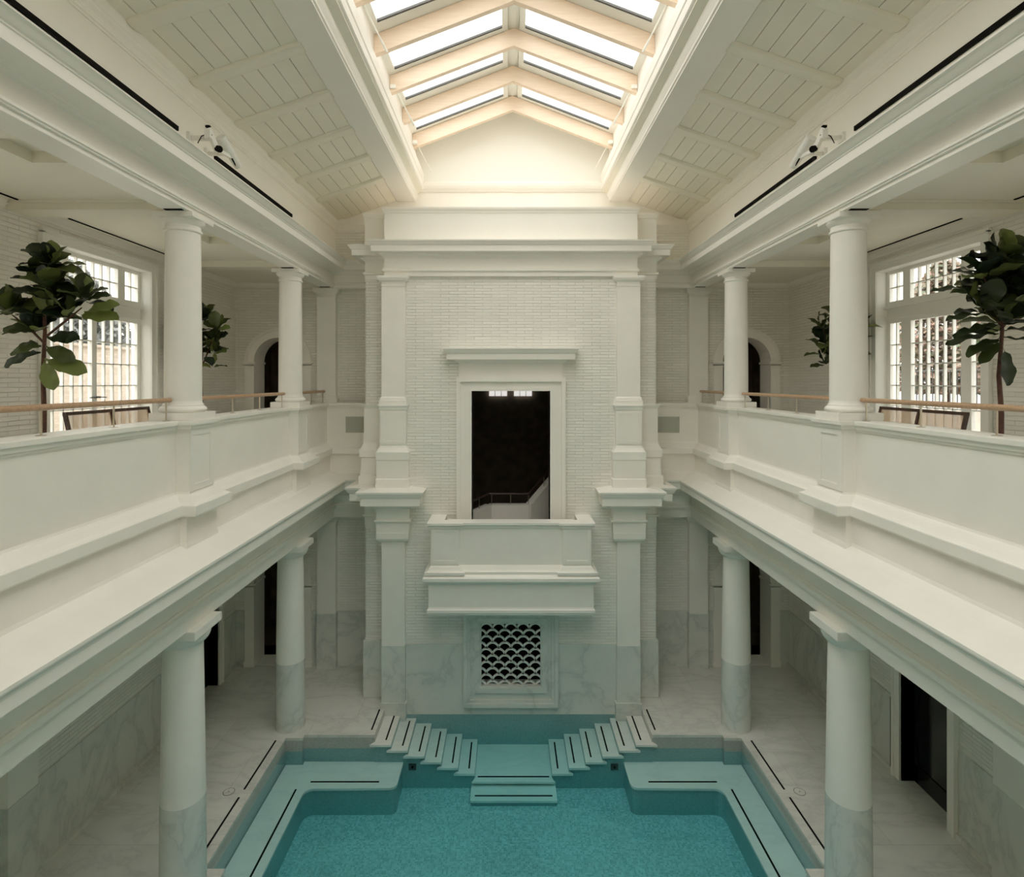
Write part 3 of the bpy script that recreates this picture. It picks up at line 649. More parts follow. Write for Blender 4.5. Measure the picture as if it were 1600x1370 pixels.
# ------------------------------------------------------------------ windows of the galleries
def boxyz(bm, xs, y0, y1, z0, z1): box(bm, *sorted(xs), y0, y1, z0, z1)
def make_window(s, num, dy=0.0):
    Y0, Y1 = 9.07+dy, 12.05+dy; gx = s*7.74
    win = struct(empty('window_%d' % num, (s*7.52, (Y0+Y1)/2, 6.38), 'tall many-paned %s of the %s gallery' % ('glazed doors' if s < 0 else 'window', SIDE[s]), 'window'))
    y0, y1 = WY0+dy, WY1+dy
    bm = B(); plate(bm, [[(Y0, 6.38), (y0+.02, 6.38), (y0+.02, WZ1-.02), (y1-.02, WZ1-.02), (y1-.02, 6.38), (Y1, 6.38), (Y1, 10.12), (Y0, 10.12)]], YZ, s*7.46, s*7.53)
    boxyz(bm, (s*7.43, s*7.48), Y0-.02, Y1+.02, 10.08, 10.14); boxyz(bm, (s*7.43, s*7.48), Y0-.02, Y0+.03, 6.38, 10.1); boxyz(bm, (s*7.43, s*7.48), Y1-.03, Y1+.02, 6.38, 10.1)
    obj('casing', bm, 'white', win)
    bm = B(); boxyz(bm, (s*7.48, s*7.88), y0-.0, y0+.025, 6.38, WZ1); boxyz(bm, (s*7.48, s*7.88), y1-.025, y1, 6.38, WZ1); boxyz(bm, (s*7.48, s*7.88), y0, y1, WZ1-.025, WZ1)
    obj('reveal', bm, 'white', win)
    a = dy
    top = [(9.33, 9.75, 2), (9.94, 11.20, 6), (11.40, 11.80, 2)]
    low = [(9.40, 10.50, 5), (10.62, 11.78, 5)] if s < 0 else [(9.33, 9.72, 2), (9.94, 11.18, 6), (11.45, 11.78, 2)]
    holes = [rect(u0+a, 9.34, u1+a, 9.90) for u0, u1, _ in top] + [rect(u0+a, 6.62, u1+a, 8.90) for u0, u1, _ in low]
    bm = B(); plate(bm, [rect(y0+.02, 6.38, y1-.02, WZ1-.02)]+holes, YZ, gx-s*.04, gx+s*.04); 
    for u0, u1, _ in top+low:
        zz = (9.34, 9.90) if (u0, u1, _) in top else (6.62, 8.90)
    boxyz(bm, (gx-s*.075, gx-s*.035), y0+.02, y1-.02, 8.98, 9.03); boxyz(bm, (gx-s*.10, gx-s*.035), y0+.02, y1-.02, 9.20, 9.25)
    fr = obj('frame', bm, 'white', win)
    for lst, z0, z1, rows in ((top, 9.34, 9.90, 2), (low, 6.62, 8.90, 5.5)):
        for u0, u1, cols in lst:
            u0 += a; u1 += a; bm = B()
            for i in range(1, cols):
                u = u0+(u1-u0)*i/cols; boxyz(bm, (gx-s*.028, gx+s*.028), u-.011, u+.011, z0, z1)
            zr = [z1-(z1-z0)*i/rows for i in range(1, int(math.ceil(rows)))] if rows == 2 else [8.46-.41*i for i in range(5)]
            for z in zr: boxyz(bm, (gx-s*.028, gx+s*.028), u0, u1, z-.011, z+.011)
            obj('muntins', bm, 'white', win)
            bm = B(); boxyz(bm, (gx-s*.003, gx+s*.003), u0, u1, z0, z1); obj('pane', bm, 'glass', win)
    if s < 0:
        bm = B()
        for q in (-1, 1):
            yc = 10.56+q*.055+a; tube(bm, [(gx+.04, yc, 7.43), (gx+.11, yc, 7.43)], .018, 10)
            tube(bm, [(gx+.11, yc, 7.43), (gx+.115, yc+q*.03, 7.43), (gx+.115, yc+q*.16, 7.425)], .009, 8)
            lathe_y = None
        obj('door_handle', bm, 'steel', win)
    return win
for i, (s, dy) in enumerate(((-1, 0), (1, 0), (-1, -4.36), (1, -4.36))): make_window(s, i+1, dy)  # the last two, out of view, are added to let in more daylight

# ------------------------------------------------------------------ lower doors
for i, s in enumerate((1, -1)):
    d0, d1 = DOORS[s]
    d = struct(empty('door_%d' % (i+1), (s*7.5, (d0+d1)/2, 0), 'tall black glazed door in a cream frame on the %s pool aisle' % SIDE[s], 'door'))
    bm = B(); plate(bm, [[(d0-.17, 0), (d0, 0), (d0, 2.6), (d1, 2.6), (d1, 0), (d1+.17, 0), (d1+.17, 2.78), (d0-.17, 2.78)]], YZ, s*7.44, s*7.53)
    boxyz(bm, (s*7.41, s*7.46), d0-.19, d0-.14, 0, 2.78); boxyz(bm, (s*7.41, s*7.46), d1+.14, d1+.19, 0, 2.78)
    obj('casing', bm, 'paint', d)
    bm = B(); boxyz(bm, (s*7.48, s*7.9), d0-.02, d0, 0, 2.6); boxyz(bm, (s*7.48, s*7.9), d1, d1+.02, 0, 2.6); boxyz(bm, (s*7.48, s*7.9), d0, d1, 2.6, 2.63); obj('jamb', bm, 'paint', d)
    bm = B(); boxyz(bm, (s*7.76, s*7.80), d0, d1, 0.0, 2.6)
    for q in (d0+.05, d1-.05): boxyz(bm, (s*7.74, s*7.77), q-.05, q+.05, 0, 2.6)
    boxyz(bm, (s*7.74, s*7.77), d0, d1, 0, .34); obj('door_leaf', bm, 'blackglass', d)
bm = B(); boxyz(bm, (7.44, 7.50), 11.38, 11.395, .12, 1.49); struct(obj('trim_40', bm, 'black'), 'upright joint of a jib door in the right aisle marble', 'joint')

# ------------------------------------------------------------------ tower front
tower = struct(empty('wall_tower', (TX, 13.9, 0), 'projecting white brick tower wall with a marble foot in the pool', 'wall'))
def TP(l): return [(x+TX, y) for x, y in l]
GX, GZ0, GZ1 = .73, .48, 2.01
DX, DZ0, DZ1 = .93, E-4.3, E-.24
xm = 3.06
bm = B(); plate(bm, [rect(-3.0+TX, 1.475, 3.0+TX, 10.3), rect(-DX+TX, DZ0, DX+TX, DZ1)] , XZ, 13.72, 14.12)
# upper part of grille opening is cut from the brick sheet as well
bm.free(); bm = B()
plate(bm, [[(-3.0+TX, 1.475), (-GX+TX, 1.475), (-GX+TX, GZ1), (GX+TX, GZ1), (GX+TX, 1.475), (3.0+TX, 1.475), (3.0+TX, 10.3), (-3.0+TX, 10.3)], rect(-DX+TX, DZ0, DX+TX, DZ1)], XZ, 13.72, 14.12)
obj('brick_face', bm, 'brick', tower)
bm = B(); plate(bm, [[(-3.0+TX, -.205), (3.0+TX, -.205), (3.0+TX, 1.475), (GX+TX, 1.475), (GX+TX, GZ0), (-GX+TX, GZ0), (-GX+TX, 1.475), (-3.0+TX, 1.475)]], XZ, 13.705, 14.12)
obj('marble_face', bm, 'marble', tower)
bm = B(); box(bm, -3.0+TX, 3.0+TX, 13.70, 14.12, -1.2, -.2); obj('mosaic_foot', bm, 'poolwall', tower)
for s in (-1, 1):
    x0, x1 = sorted((s*2.98+TX, s*3.57+TX))
    bm = B(); x0, x1 = sorted((s*2.98+TX, s*3.555+TX)); box(bm, x0, x1, 14.115, YB, 1.3, 11.7); obj('brick_wing', bm, 'brick', tower)
    bm = B(); x0, x1 = sorted((s*2.98+TX, s*3.61+TX)); box(bm, x0, x1, 14.06, YB, 0, 1.40); bmesh.ops.bevel(bm, geom=bm.edges[:], offset=.01, segments=1, affect='EDGES')
    obj('marble_wing', bm, 'marble', tower)
# attic
fullpath = TP([(-3.57, YB), (-3.57, 14.1), (-3.0, 14.1), (-3.0, 13.64), (3.0, 13.64), (3.0, 14.1), (3.57, 14.1), (3.57, YB)])
bm = B(); sweep(bm, fullpath, [(-.3, 10.95), (0, 10.95), (.03, 11.0), (.0, 11.03), (0, 11.70), (.015, 11.71), (.02, 11.74), (.05, 11.79), (.055, 11.83), (-.3, 11.84)])
box(bm, -3.4+TX, 3.4+TX, 14.2, YB, 11.6, 11.82); box(bm, -2.8+TX, 2.8+TX, 13.8, 14.2, 11.6, 11.82)
struct(obj('trim_30', bm, 'paint'), 'plain attic block on top of the tower front', 'attic')
bm = B(); sweep(bm, fullpath, [(-.3, 10.21), (0, 10.21), (0, 10.31), (.03, 10.32), (.045, 10.335), (.045, 10.37), (.02, 10.385), (0, 10.40), (0, 10.62)] + cyma(0, 10.63, .10, 10.72, 5)[1:] + [(.10, 10.74), (.26, 10.75), (.26, 10.88), (.27, 10.89)] + cyma(.27, 10.89, .34, 10.97, 6, -1) + [(.345, 11.0), (-.3, 11.02)])
struct(obj('trim_31', bm, 'paint'), 'deep cornice and frieze across the top of the tower front', 'entablature')
PX = 2.78
for s in (-1, 1):
    pc = s*PX+TX
    pp = pilpath(pc, .275, 13.75, 13.60)
    bm = B(); sweep(bm, pp, [(-.1, 7.34), (0, 7.34), (0, 9.97), (-.1, 9.97)]); 
    sweep(bm, pp, [(-.1, 9.96), (.012, 9.96), (.012, 9.99), (0, 10.0), (0, 10.07)] + cove(.01, 10.08, .08, 10.14, 4)[1:] + [(.09, 10.15), (.09, 10.21), (-.1, 10.21)])
    sweep(bm, pp, [(-.1, 7.17), (.05, 7.17), (.05, 7.27), (.035, 7.28), (.03, 7.32), (.0, 7.36), (-.1, 7.36)])
    tag(obj('tower_pilaster', bm, 'stone'), 'flat upper pilaster at the %s edge of the tower, beside the dark opening' % SIDE[s], 'pilaster')
    # pedestal zone
    pdn = empty('pilaster_pedestal', (pc, 13.6, 5.2), 'panelled pedestal between the two %s tower pilasters' % SIDE[s], 'pedestal')
    bm = B(); prof = [(-.1, 5.18), (.12, 5.18), (.12, 5.42), (.10, 5.44), (.10, 5.86), (.115, 5.88), (.115, 6.06), (.09, 6.09), (.05, 6.15), (.03, 6.20), (.03, 7.03), (.05, 7.05), (.06, 7.10), (.085, 7.14), (.085, 7.17), (-.1, 7.17)]
    sweep(bm, pp, prof)
    plate(bm, [rect(pc-.27, 6.24, pc+.27, 7.0), rect(pc-.20, 6.32, pc+.20, 6.94)], XZ, 13.555, 13.575)
    wp = TP([(-3.57, YB), (-3.57, 14.1), (-2.95, 14.1)]) if s < 0 else TP([(2.95, 14.1), (3.57, 14.1), (3.57, YB)])
    sweep(bm, wp, [(-.1, 5.18), (.13, 5.18), (.13, 5.42), (.09, 5.45), (.07, 5.86), (.115, 5.88), (.115, 6.05), (.07, 6.12), (.03, 6.20), (.02, 6.24), (.02, 7.05), (.05, 7.10), (.075, 7.14), (.075, 7.17), (-.1, 7.17)])
    obj('pedestal_body', bm, 'stone', pdn)
    # lower entablature block
    ent = [(-.2, 4.16), (0, 4.16), (0, 4.40), (.02, 4.41), (.05, 4.43), (.05, 4.46), (.0, 4.48), (0, 4.72)] + cove(0, 4.73, .09, 4.80, 4)[1:] + [(.11, 4.83), (.30, 4.85), (.30, 5.02), (.31, 5.03)] + cyma(.31, 5.03, .385, 5.14, 6, -1) + [(.39, 5.18), (-.2, 5.26)]
    ep = [(-3.57, YB), (-3.57, 14.1), (-PX-.385, 14.1), (-PX-.385, 13.52), (-PX+.385, 13.52), (-PX+.385, 13.75)]
    if s > 0: ep = [(-a, b) for a, b in reversed(ep)]
    bm = B(); sweep(bm, TP(ep), ent); struct(obj('trim_%d' % (33+s), bm, 'stone'), 'projecting cornice block over the %s lower tower pilaster' % SIDE[s], 'entablature')
    bm = B(); sweep(bm, pp, [(-.1, 3.93), (.0, 3.93)] + cove(.01, 3.94, .085, 4.01, 4)[1:] + [(.105, 4.02), (.105, 4.16), (-.1, 4.16)])
    lpil = empty('tower_pilaster', (pc, 13.6, .13), 'flat lower pilaster with marble foot at the %s edge of the tower by the steps' % SIDE[s], 'pilaster')
    sweep(bm, pp, [(-.1, 1.47), (-.002, 1.47), (-.002, 3.94), (-.1, 3.94)]); obj('shaft', bm, 'stone', lpil)
    bm = B(); sweep(bm, pp, [(-.1, .12), (.005, .12), (.005, 1.47), (-.1, 1.47)])
    sweep(bm, pp, [(-.14, -.9), (.03, -.9), (.03, .10), (.04, .10), (.04, .135), (-.14, .135)]); obj('marble_plinth', bm, 'marble', lpil)
# opening: casing, frieze, cornice
bm = B(); plate(bm, [[(-DX-.34+TX, DZ0-.1), (-DX+TX, DZ0-.1), (-DX+TX, DZ1), (DX+TX, DZ1), (DX+TX, DZ0-.1), (DX+.34+TX, DZ0-.1), (DX+.34+TX, DZ1+.29), (-DX-.34+TX, DZ1+.29)]], XZ, 13.66, 13.74)
ed = [[(-DX-.36+TX, DZ0-.1), (-DX-.27+TX, DZ0-.1), (-DX-.27+TX, DZ1+.22), (DX+.27+TX, DZ1+.22), (DX+.27+TX, DZ0-.1), (DX+.36+TX, DZ0-.1), (DX+.36+TX, DZ1+.31), (-DX-.36+TX, DZ1+.31)]]
plate(bm, ed, XZ, 13.595, 13.67)
plate(bm, [[(-DX-.07+TX, DZ0-.1), (-DX+TX, DZ0-.1), (-DX+TX, DZ1), (DX+TX, DZ1), (DX+TX, DZ0-.1), (DX+.07+TX, DZ0-.1), (DX+.07+TX, DZ1+.07), (-DX-.07+TX, DZ1+.07)]], XZ, 13.64, 14.14)
box(bm, -DX-.30+TX, DX+.30+TX, 13.67, 13.74, DZ1+.28, DZ1+.72)
sweep(bm, [(-DX-.30+TX, 13.75), (-DX-.30+TX, 13.67), (DX+.30+TX, 13.67), (DX+.30+TX, 13.75)], [(-.05, 8.02), (0, 8.14)] + cyma(0, 8.14, .09, 8.21, 4)[1:] + [(.10, 8.22), (.27, 8.23), (.27, 8.36), (.28, 8.37)] + cyma(.28, 8.37, .36, 8.47, 6, -1) + [(.36, 8.50), (-.05, 8.53)])
tag(obj('opening_surround', bm, 'paint'), 'moulded casing with a shelf-like cornice around the dark tower opening', 'opening surround')
# fish-scale grille in its marble frame
gr = empty('fish_scale_grille', (TX, 13.7, .1), 'white fish-scale pattern vent grille in a stepped marble frame above the water', 'grille')
bm = B(); FX = 1.09
plate(bm, [rect(-FX+TX, .06, FX+TX, 2.22), rect(-GX+TX, GZ0, GX+TX, GZ1)], XZ, 13.64, 13.72)
plate(bm, [rect(-FX-.03+TX, .03, FX+.03+TX, 2.25), rect(-FX+.06+TX, .12, FX-.06+TX, 2.16)], XZ, 13.56, 13.66)
plate(bm, [rect(-FX+.05+TX, .11, FX-.05+TX, 2.17), rect(-FX+.13+TX, .19, FX-.13+TX, 2.09)], XZ, 13.60, 13.66)
plate(bm, [rect(-GX-.12+TX, GZ0-.12, GX+.12+TX, GZ1+.12), rect(-GX+TX, GZ0, GX+TX, GZ1)], XZ, 13.59, 13.66)
plate(bm, [rect(-GX-.05+TX, GZ0-.05, GX+.05+TX, GZ1+.05), rect(-GX+.03+TX, GZ0+.03, GX-.03+TX, GZ1-.03)], XZ, 13.625, 13.78)
obj('marble_frame', bm, 'marble', gr)
bm = B(); P = 2*GX/5; R = P/2; rows = 11
import itertools
def clipx(x): return max(-GX+.02, min(GX-.02, x))
def clipz(z): return max(GZ0+.01, min(GZ1-.01, z))
for r in range(rows+1):
    z = GZ1-.05-R-(r-1)*R*1.04; off = 0 if r % 2 else R
    for c in range(-1, 7):
        xc = -GX+R+c*P+off - (P if off else 0)
        if xc < -GX-.05 or xc > GX+.05: continue
        N = 12; o_, i_ = [], []
        for i in range(N+1):
            a = PI*i/N; o_.append((xc+(R+.022)*math.cos(a), z+(R+.022)*math.sin(a))); i_.append((xc+(R-.022)*math.cos(a), z+(R-.022)*math.sin(a)))
        for i in range(N):
            q = [o_[i], o_[i+1], i_[i+1], i_[i]]
            if all(abs(p[0]) > GX for p in q) or all(p[1] > GZ1 or p[1] < GZ0 for p in q): continue
            q = [(clipx(p[0]), clipz(p[1])) for p in q]
            ar = abs(sum(q[j][0]*q[(j+1) % 4][1]-q[(j+1) % 4][0]*q[j][1] for j in range(4)))/2
            if ar < 1e-5: continue
            f = [bm.verts.new((p[0]+TX, 13.70, p[1])) for p in q]; g = [bm.verts.new((p[0]+TX, 13.735, p[1])) for p in q]
            bm.faces.new(f); bm.faces.new(g[::-1])
            for j in range(4): bm.faces.new((f[j], f[(j+1) % 4], g[(j+1) % 4], g[j]))
obj('fish_scale_lattice', bm, 'tread', gr)
bm = B(); box(bm, -GX-.05+TX, GX+.05+TX, 14.0, 14.05, GZ0-.1, GZ1+.1); obj('dark_depth_sheet', bm, 'black', gr)  # black sheet paints the dark depth behind the lattice
# balcony
bal = empty('balcony', (TX, 13.3, 2.5), 'boxy cream balcony with panelled corners below the dark tower opening', 'balcony')
b0 = TP([(-1.80, 13.74), (-1.80, 12.95), (1.80, 12.95), (1.80, 13.74)])
bb = TP([(-1.80, 13.74), (-1.80, 12.93), (-1.16, 12.93), (-1.16, 12.99), (1.16, 12.99), (1.16, 12.93), (1.80, 12.93), (1.80, 13.74)])
bm = B(); sweep(bm, bb, [(-.22, 3.40), (.13, 3.40), (.13, 3.46)] + cyma(.09, 3.47, .0, 3.58, 5, -1) + [(0, 3.62), (0, 4.42), (-.22, 4.42)])
for q in (-1, 1):
    xc = q*1.48+TX; plate(bm, [rect(xc-.30, 3.62, xc+.30, 4.40), rect(xc-.23, 3.70, xc+.23, 4.34)], XZ, 12.915, 12.935)
    x = q*1.80+TX; plate(bm, [rect(12.97, 3.62, 13.72, 4.40), rect(13.05, 3.70, 13.62, 4.34)], YZ, x, x+q*.015)
box(bm, -1.78+TX, 1.78+TX, 12.98, 13.74, 3.30, 3.42)
obj('parapet', bm, 'stone', bal)
bm = B(); sweep(bm, bb, [(-.28, 4.42), (.03, 4.42), (.035, 4.46), (.07, 4.49), (.08, 4.50), (.08, 4.545), (-.28, 4.545)]); obj('coping', bm, 'stone', bal)
bm = B(); lp = [(-.05, 2.62)]
sweep(bm, b0, [(-.3, 2.48), (.05, 2.48), (.06, 2.52), (.085, 2.54), (.085, 2.60), (.06, 2.63), (.05, 2.66), (.05, 3.16), (.07, 3.20), (.16, 3.25), (.17, 3.27), (.17, 3.335), (.15, 3.36), (.10, 3.40), (-.3, 3.42)])
box(bm, -1.6+TX, 1.6+TX, 13.1, 13.74, 2.5, 2.6); obj('corbel_box', bm, 'stone', bal)

# room behind the opening, with the stair
bm = B(); z0, z1 = 3.2, 9.0
box(bm, -3.2, 3.2, 21, 21.1, z0, z1); box(bm, -3.3, -3.2, 14.2, 21, z0, z1); box(bm, 3.2, 3.3, 14.2, 21, z0, z1); box(bm, -3.2, 3.2, 14.12, 21, z1, z1+.1); box(bm, -3.2, 3.2, 14.12, 21, z0-.1, z0)
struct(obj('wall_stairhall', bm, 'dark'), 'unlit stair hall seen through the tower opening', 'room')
t = empty('stair_parapet', (0, 15.3, 3.3), 'pale stair parapet with dark rail inside the dark tower opening', 'stair parapet')
bm = B()
def wallrun(bm, pts, zb, th, zt):
    for (xa, ya, za), (xb, yb, zb2) in zip(pts, pts[1:]):
        d = Vector((xb-xa, yb-ya)).normalized(); q = Vector((d.y, -d.x))*th/2
        v = []
        for x, y, z in ((xa, ya, za), (xb, yb, zb2)):
            for sgn in (-1, 1):
                for zz in (zb, z): v.append(bm.verts.new((x+q.x*sgn, y+q.y*sgn, zz)))
        for f in ((0, 1, 3, 2), (4, 6, 7, 5), (0, 4, 5, 1), (2, 3, 7, 6), (0, 2, 6, 4), (1, 5, 7, 3)): bm.faces.new([v[i] for i in f])
pts = [(-1.0, 14.3, E-3.25), (-.62, 15.2, E-3.25), (.42, 15.2, E-3.25), (1.25, 15.9, E-2.45)]
wallrun(bm, pts, 3.2, .22, 0); obj('string_wall', bm, 'stone', t)
bm = B(); tube(bm, [(x, y, z+.27) for x, y, z in pts], .025, 8); obj('handrail', bm, 'darkwood', t)
for x, y, z in ((-.55, 15.2, E-3.25), (-.05, 15.2, E-3.25), (.42, 15.2, E-3.25), (.85, 15.55, E-2.87), (-.85, 14.65, E-3.25)):
    bm = B(); tube(bm, [(x, y, z), (x, y, z+.27)], .010, 6); obj('baluster', bm, 'chrome', t)
for q, w in ((-1, 'left'), (1, 'right')):
    wn = struct(empty('window_%d' % (5 if q < 0 else 6), (TX+q*.45, 20.9, 7.3), '%s row of three bright panes deep in the stair hall' % w, 'window'))
    for j in range(3):
        m_ = bpy.data.materials.get('lit_pane')
        if m_ is None:
            m_, nt, b = newmat('lit_pane'); b.inputs['Emission Color'].default_value = (1, .97, .92, 1); b.inputs['Emission Strength'].default_value = .75; M['lit'] = m_
        x = TX+.02+q*.45+(j-1)*.225; bm = B(); box(bm, x-.10, x+.10, 20.9, 20.95, 7.18, 7.50); obj('lit_pane', bm, 'lit', wn)

# ------------------------------------------------------------------ pool steps and benches
def strip(parent, x0, x1, y0, y1, z, name='grip_strip'):
    bm = B(); box(bm, x0, x1, y0, y1, z-.004, z+.006); return obj(name, bm, 'black', parent)
EK = [2.665-.365*k for k in range(6)]     # inner edges of the treads
def tread_poly(s, xe, w, y0, y1):
    # inner edge xe, outer edge xe+w, flared toe at the front outer corner
    p = [(xe, y0), (xe+w+.09, y0), (xe+w+.07, y0+.03), (xe+w+.02, y0+.10), (xe+w, y0+.18), (xe+w, y1), (xe, y1)]
    return [(s*a, b) for a, b in p]
for s in (-1, 1):
    t = empty('pool_steps', (s*1.75, 13.1, -1.145), 'six white marble steps with black strips going down into the pool from the %s' % SIDE[s], 'steps')
    for k, xe in enumerate(EK):
        z = -.163-.125*k
        bm = B(); plate(bm, [tread_poly(s, xe, .365, 12.49, 13.70)], XY, z-.045, z); tr = obj('tread', bm, 'tread', t)
        yc = 13.1; q = s*(xe+.135)
        b2 = strip(tr, q-.017, q+.017, 12.66, 13.58, z)
    bm = B()
    for k, xe in enumerate(EK):
        z = -.163-.125*k; box(bm, *sorted((s*xe, s*(xe+.365))), 12.56, 13.72, -1.145, z-.04)
    obj('step_core', bm, 'poolwall', t)
t = empty('pool_landing', (0, 12.9, -1.145), 'square underwater landing with a lower step between the two flights', 'landing')
bm = B(); plate(bm, [[(-.90, 12.42), (.90, 12.42), (.87, 12.47), (.84, 12.56), (.84, 13.72), (-.84, 13.72), (-.84, 12.56), (-.87, 12.47)]], XY, -.955, -.913); l1 = obj('landing_slab', bm, 'tread', t)
strip(l1, -.78, .78, 12.56, 12.595, -.913)
bm = B(); box(bm, -.84, .84, 12.50, 13.7, -1.145, -.955); obj('landing_core', bm, 'poolwall', t)
bm = B(); box(bm, -.91, .91, 12.00, 12.50, -1.062, -1.02); l2 = obj('lower_slab', bm, 'tread', t)
strip(l2, -.82, .82, 12.13, 12.165, -1.02)
bm = B(); box(bm, -.88, .88, 12.03, 12.50, -1.145, -1.062); obj('lower_core', bm, 'poolwall', t)
# marble tongue of the deck beside the steps: strips on the deck
for s in (-1, 1):
    sd = SIDE[s]
    bm = B(); q = s*3.14; box(bm, q-.017, q+.017, 12.76, 13.55, -.004, .006); tag(obj('grip_strip', bm, 'black'), 'black strip on the deck at the head of the %s steps' % sd, 'grip strip', 'black strips on the deck')
    for a, b, w in ((9.47, 10.69, 'nearest the viewer'), (10.90, 12.38, 'towards the steps'), (3.0, 7.6, 'beside the viewpoint')):
        bm = B(); box(bm, s*5.11-.017, s*5.11+.017, a, b, -.004, .006); tag(obj('grip_strip', bm, 'black'), 'black strip along the %s pool edge, %s' % (sd, w), 'grip strip', 'black strips on the deck')
    t = empty('floor_drain', (s*5.37, 10.84, 0), 'round flush drain cover in the %s deck marble' % sd, 'drain cover')
    bm = B(); lathe(bm, s*5.37, 10.84, [(.105, -.003), (.105, .003), (.097, .003), (.097, -.003)], 32); o = obj('rim', bm, 'steel', t)
    bm = B(); lathe(bm, s*5.37, 10.84, [(.096, -.003), (.096, .0035), (.004, .004)], 32); obj('cover', bm, 'floor', t)
    bm = B(); lathe(bm, s*5.37, 10.84, [(.012, .003), (.012, .0055)], 12); obj('key_hole', bm, 'steel', t)
def arc(cx, cy, r, a0, a1, n=8): return [(cx+r*math.cos(math.radians(a0+(a1-a0)*i/n)), cy+r*math.sin(math.radians(a0+(a1-a0)*i/n))) for i in range(n+1)]
for s in (-1, 1):
    t = empty('pool_bench', (s*4.6, 11.5, -1.145), 'submerged marble bench turning the %s corner of the pool' % SIDE[s], 'pool bench')
    def outline(g):   # right-hand side, mirrored
        p = [(4.93, -.9), (4.93, 12.47), (4.56, 12.47), (4.56, 12.58), (2.42-g, 12.58)] + arc(2.55, 11.91, .13+g, 180, 270, 8) + arc(4.27-.20, 11.78-.20-g+.0, .20-g, 90, 0, 8) + [(4.27-g, -.9)]
        return [(s*a, b) for a, b in p]
    bm = B(); plate(bm, [outline(0.02)], XY, -.625, -.58); sl = obj('seat_slab', bm, 'tread', t)
    bm = B(); plate(bm, [outline(0.0)], XY, -1.145, -.625); obj('bench_core', bm, 'poolwall', t)
    strip(sl, *sorted((s*2.79, s*4.21)), 11.92, 11.955, -.58)
    strip(sl, *sorted((s*4.415, s*4.45)), 9.2, 11.72, -.58)
    fx = s*4.235
    bm = B(); box(bm, *sorted((s*4.262, s*4.235)), 9.6, 10.05, -1.02, -.92); obj('bench_vent', bm, 'black', t)
    bm = B(); t2 = empty('pool_inlet', (s*2.2, 12.57, -.68), 'small dark square water inlet below the %s steps' % SIDE[s], 'inlet')
    box(bm, s*2.2-.08, s*2.2+.08, 12.535, 12.565, -.74, -.61); obj('inlet_plate', bm, 'steel', t2)
    bm = B(); lathe(bm, 0, 0, [(.025, 0), (.025, .02)], 12); o = obj('nozzle', bm, 'black'); o.parent = t2; o.location = (0, -.03, .01); o.rotation_euler = (PI/2, 0, 0)

# ------------------------------------------------------------------ handrails on the parapets
secs = [('nearest the viewer', 3.0, 8.38, (3.84, 4.96, 6.08, 7.2, 8.3)), ('between the two columns', 9.02, 12.63, (9.1, 10.31, 11.43, 12.55)), ('by the end wall', 13.25, 15.40, (13.32, 14.42, 15.32))]
for s in (-1, 1):
    for w, ya, yb, posts in secs:
        x = s*5.045
        t = empty('handrail', (x, (ya+yb)/2, 7.15), 'oak handrail on slim metal posts along the %s parapet, %s' % (SIDE[s], w), 'handrail', 'oak handrails of the galleries')
        bm = B(); ring = [(.044*math.cos(2*PI*i/14), .034*math.sin(2*PI*i/14)) for i in range(14)]
        A = [bm.verts.new((x+a, ya, 7.45+b)) for a, b in ring]; Bv = [bm.verts.new((x+a, yb, 7.45+b)) for a, b in ring]
        for i in range(14): bm.faces.new((A[i], A[(i+1) % 14], Bv[(i+1) % 14], Bv[i]))
        bm.faces.new(A[::-1]); bm.faces.new(Bv); obj('oak_rail', bm, 'oak', t, True)
        for y in posts:
            bm = B(); tube(bm, [(x, y, 7.15), (x, y, 7.43)], .011, 10); p = obj('post', bm, 'chrome', t, True)
            bm = B(); lathe(bm, x, y, [(.05, 7.15), (.05, 7.156), (.012, 7.16)], 20); box(bm, x-.015, x+.015, y-.05, y+.05, 7.415, 7.425); obj('foot_flange', bm, 'chrome', p, True)

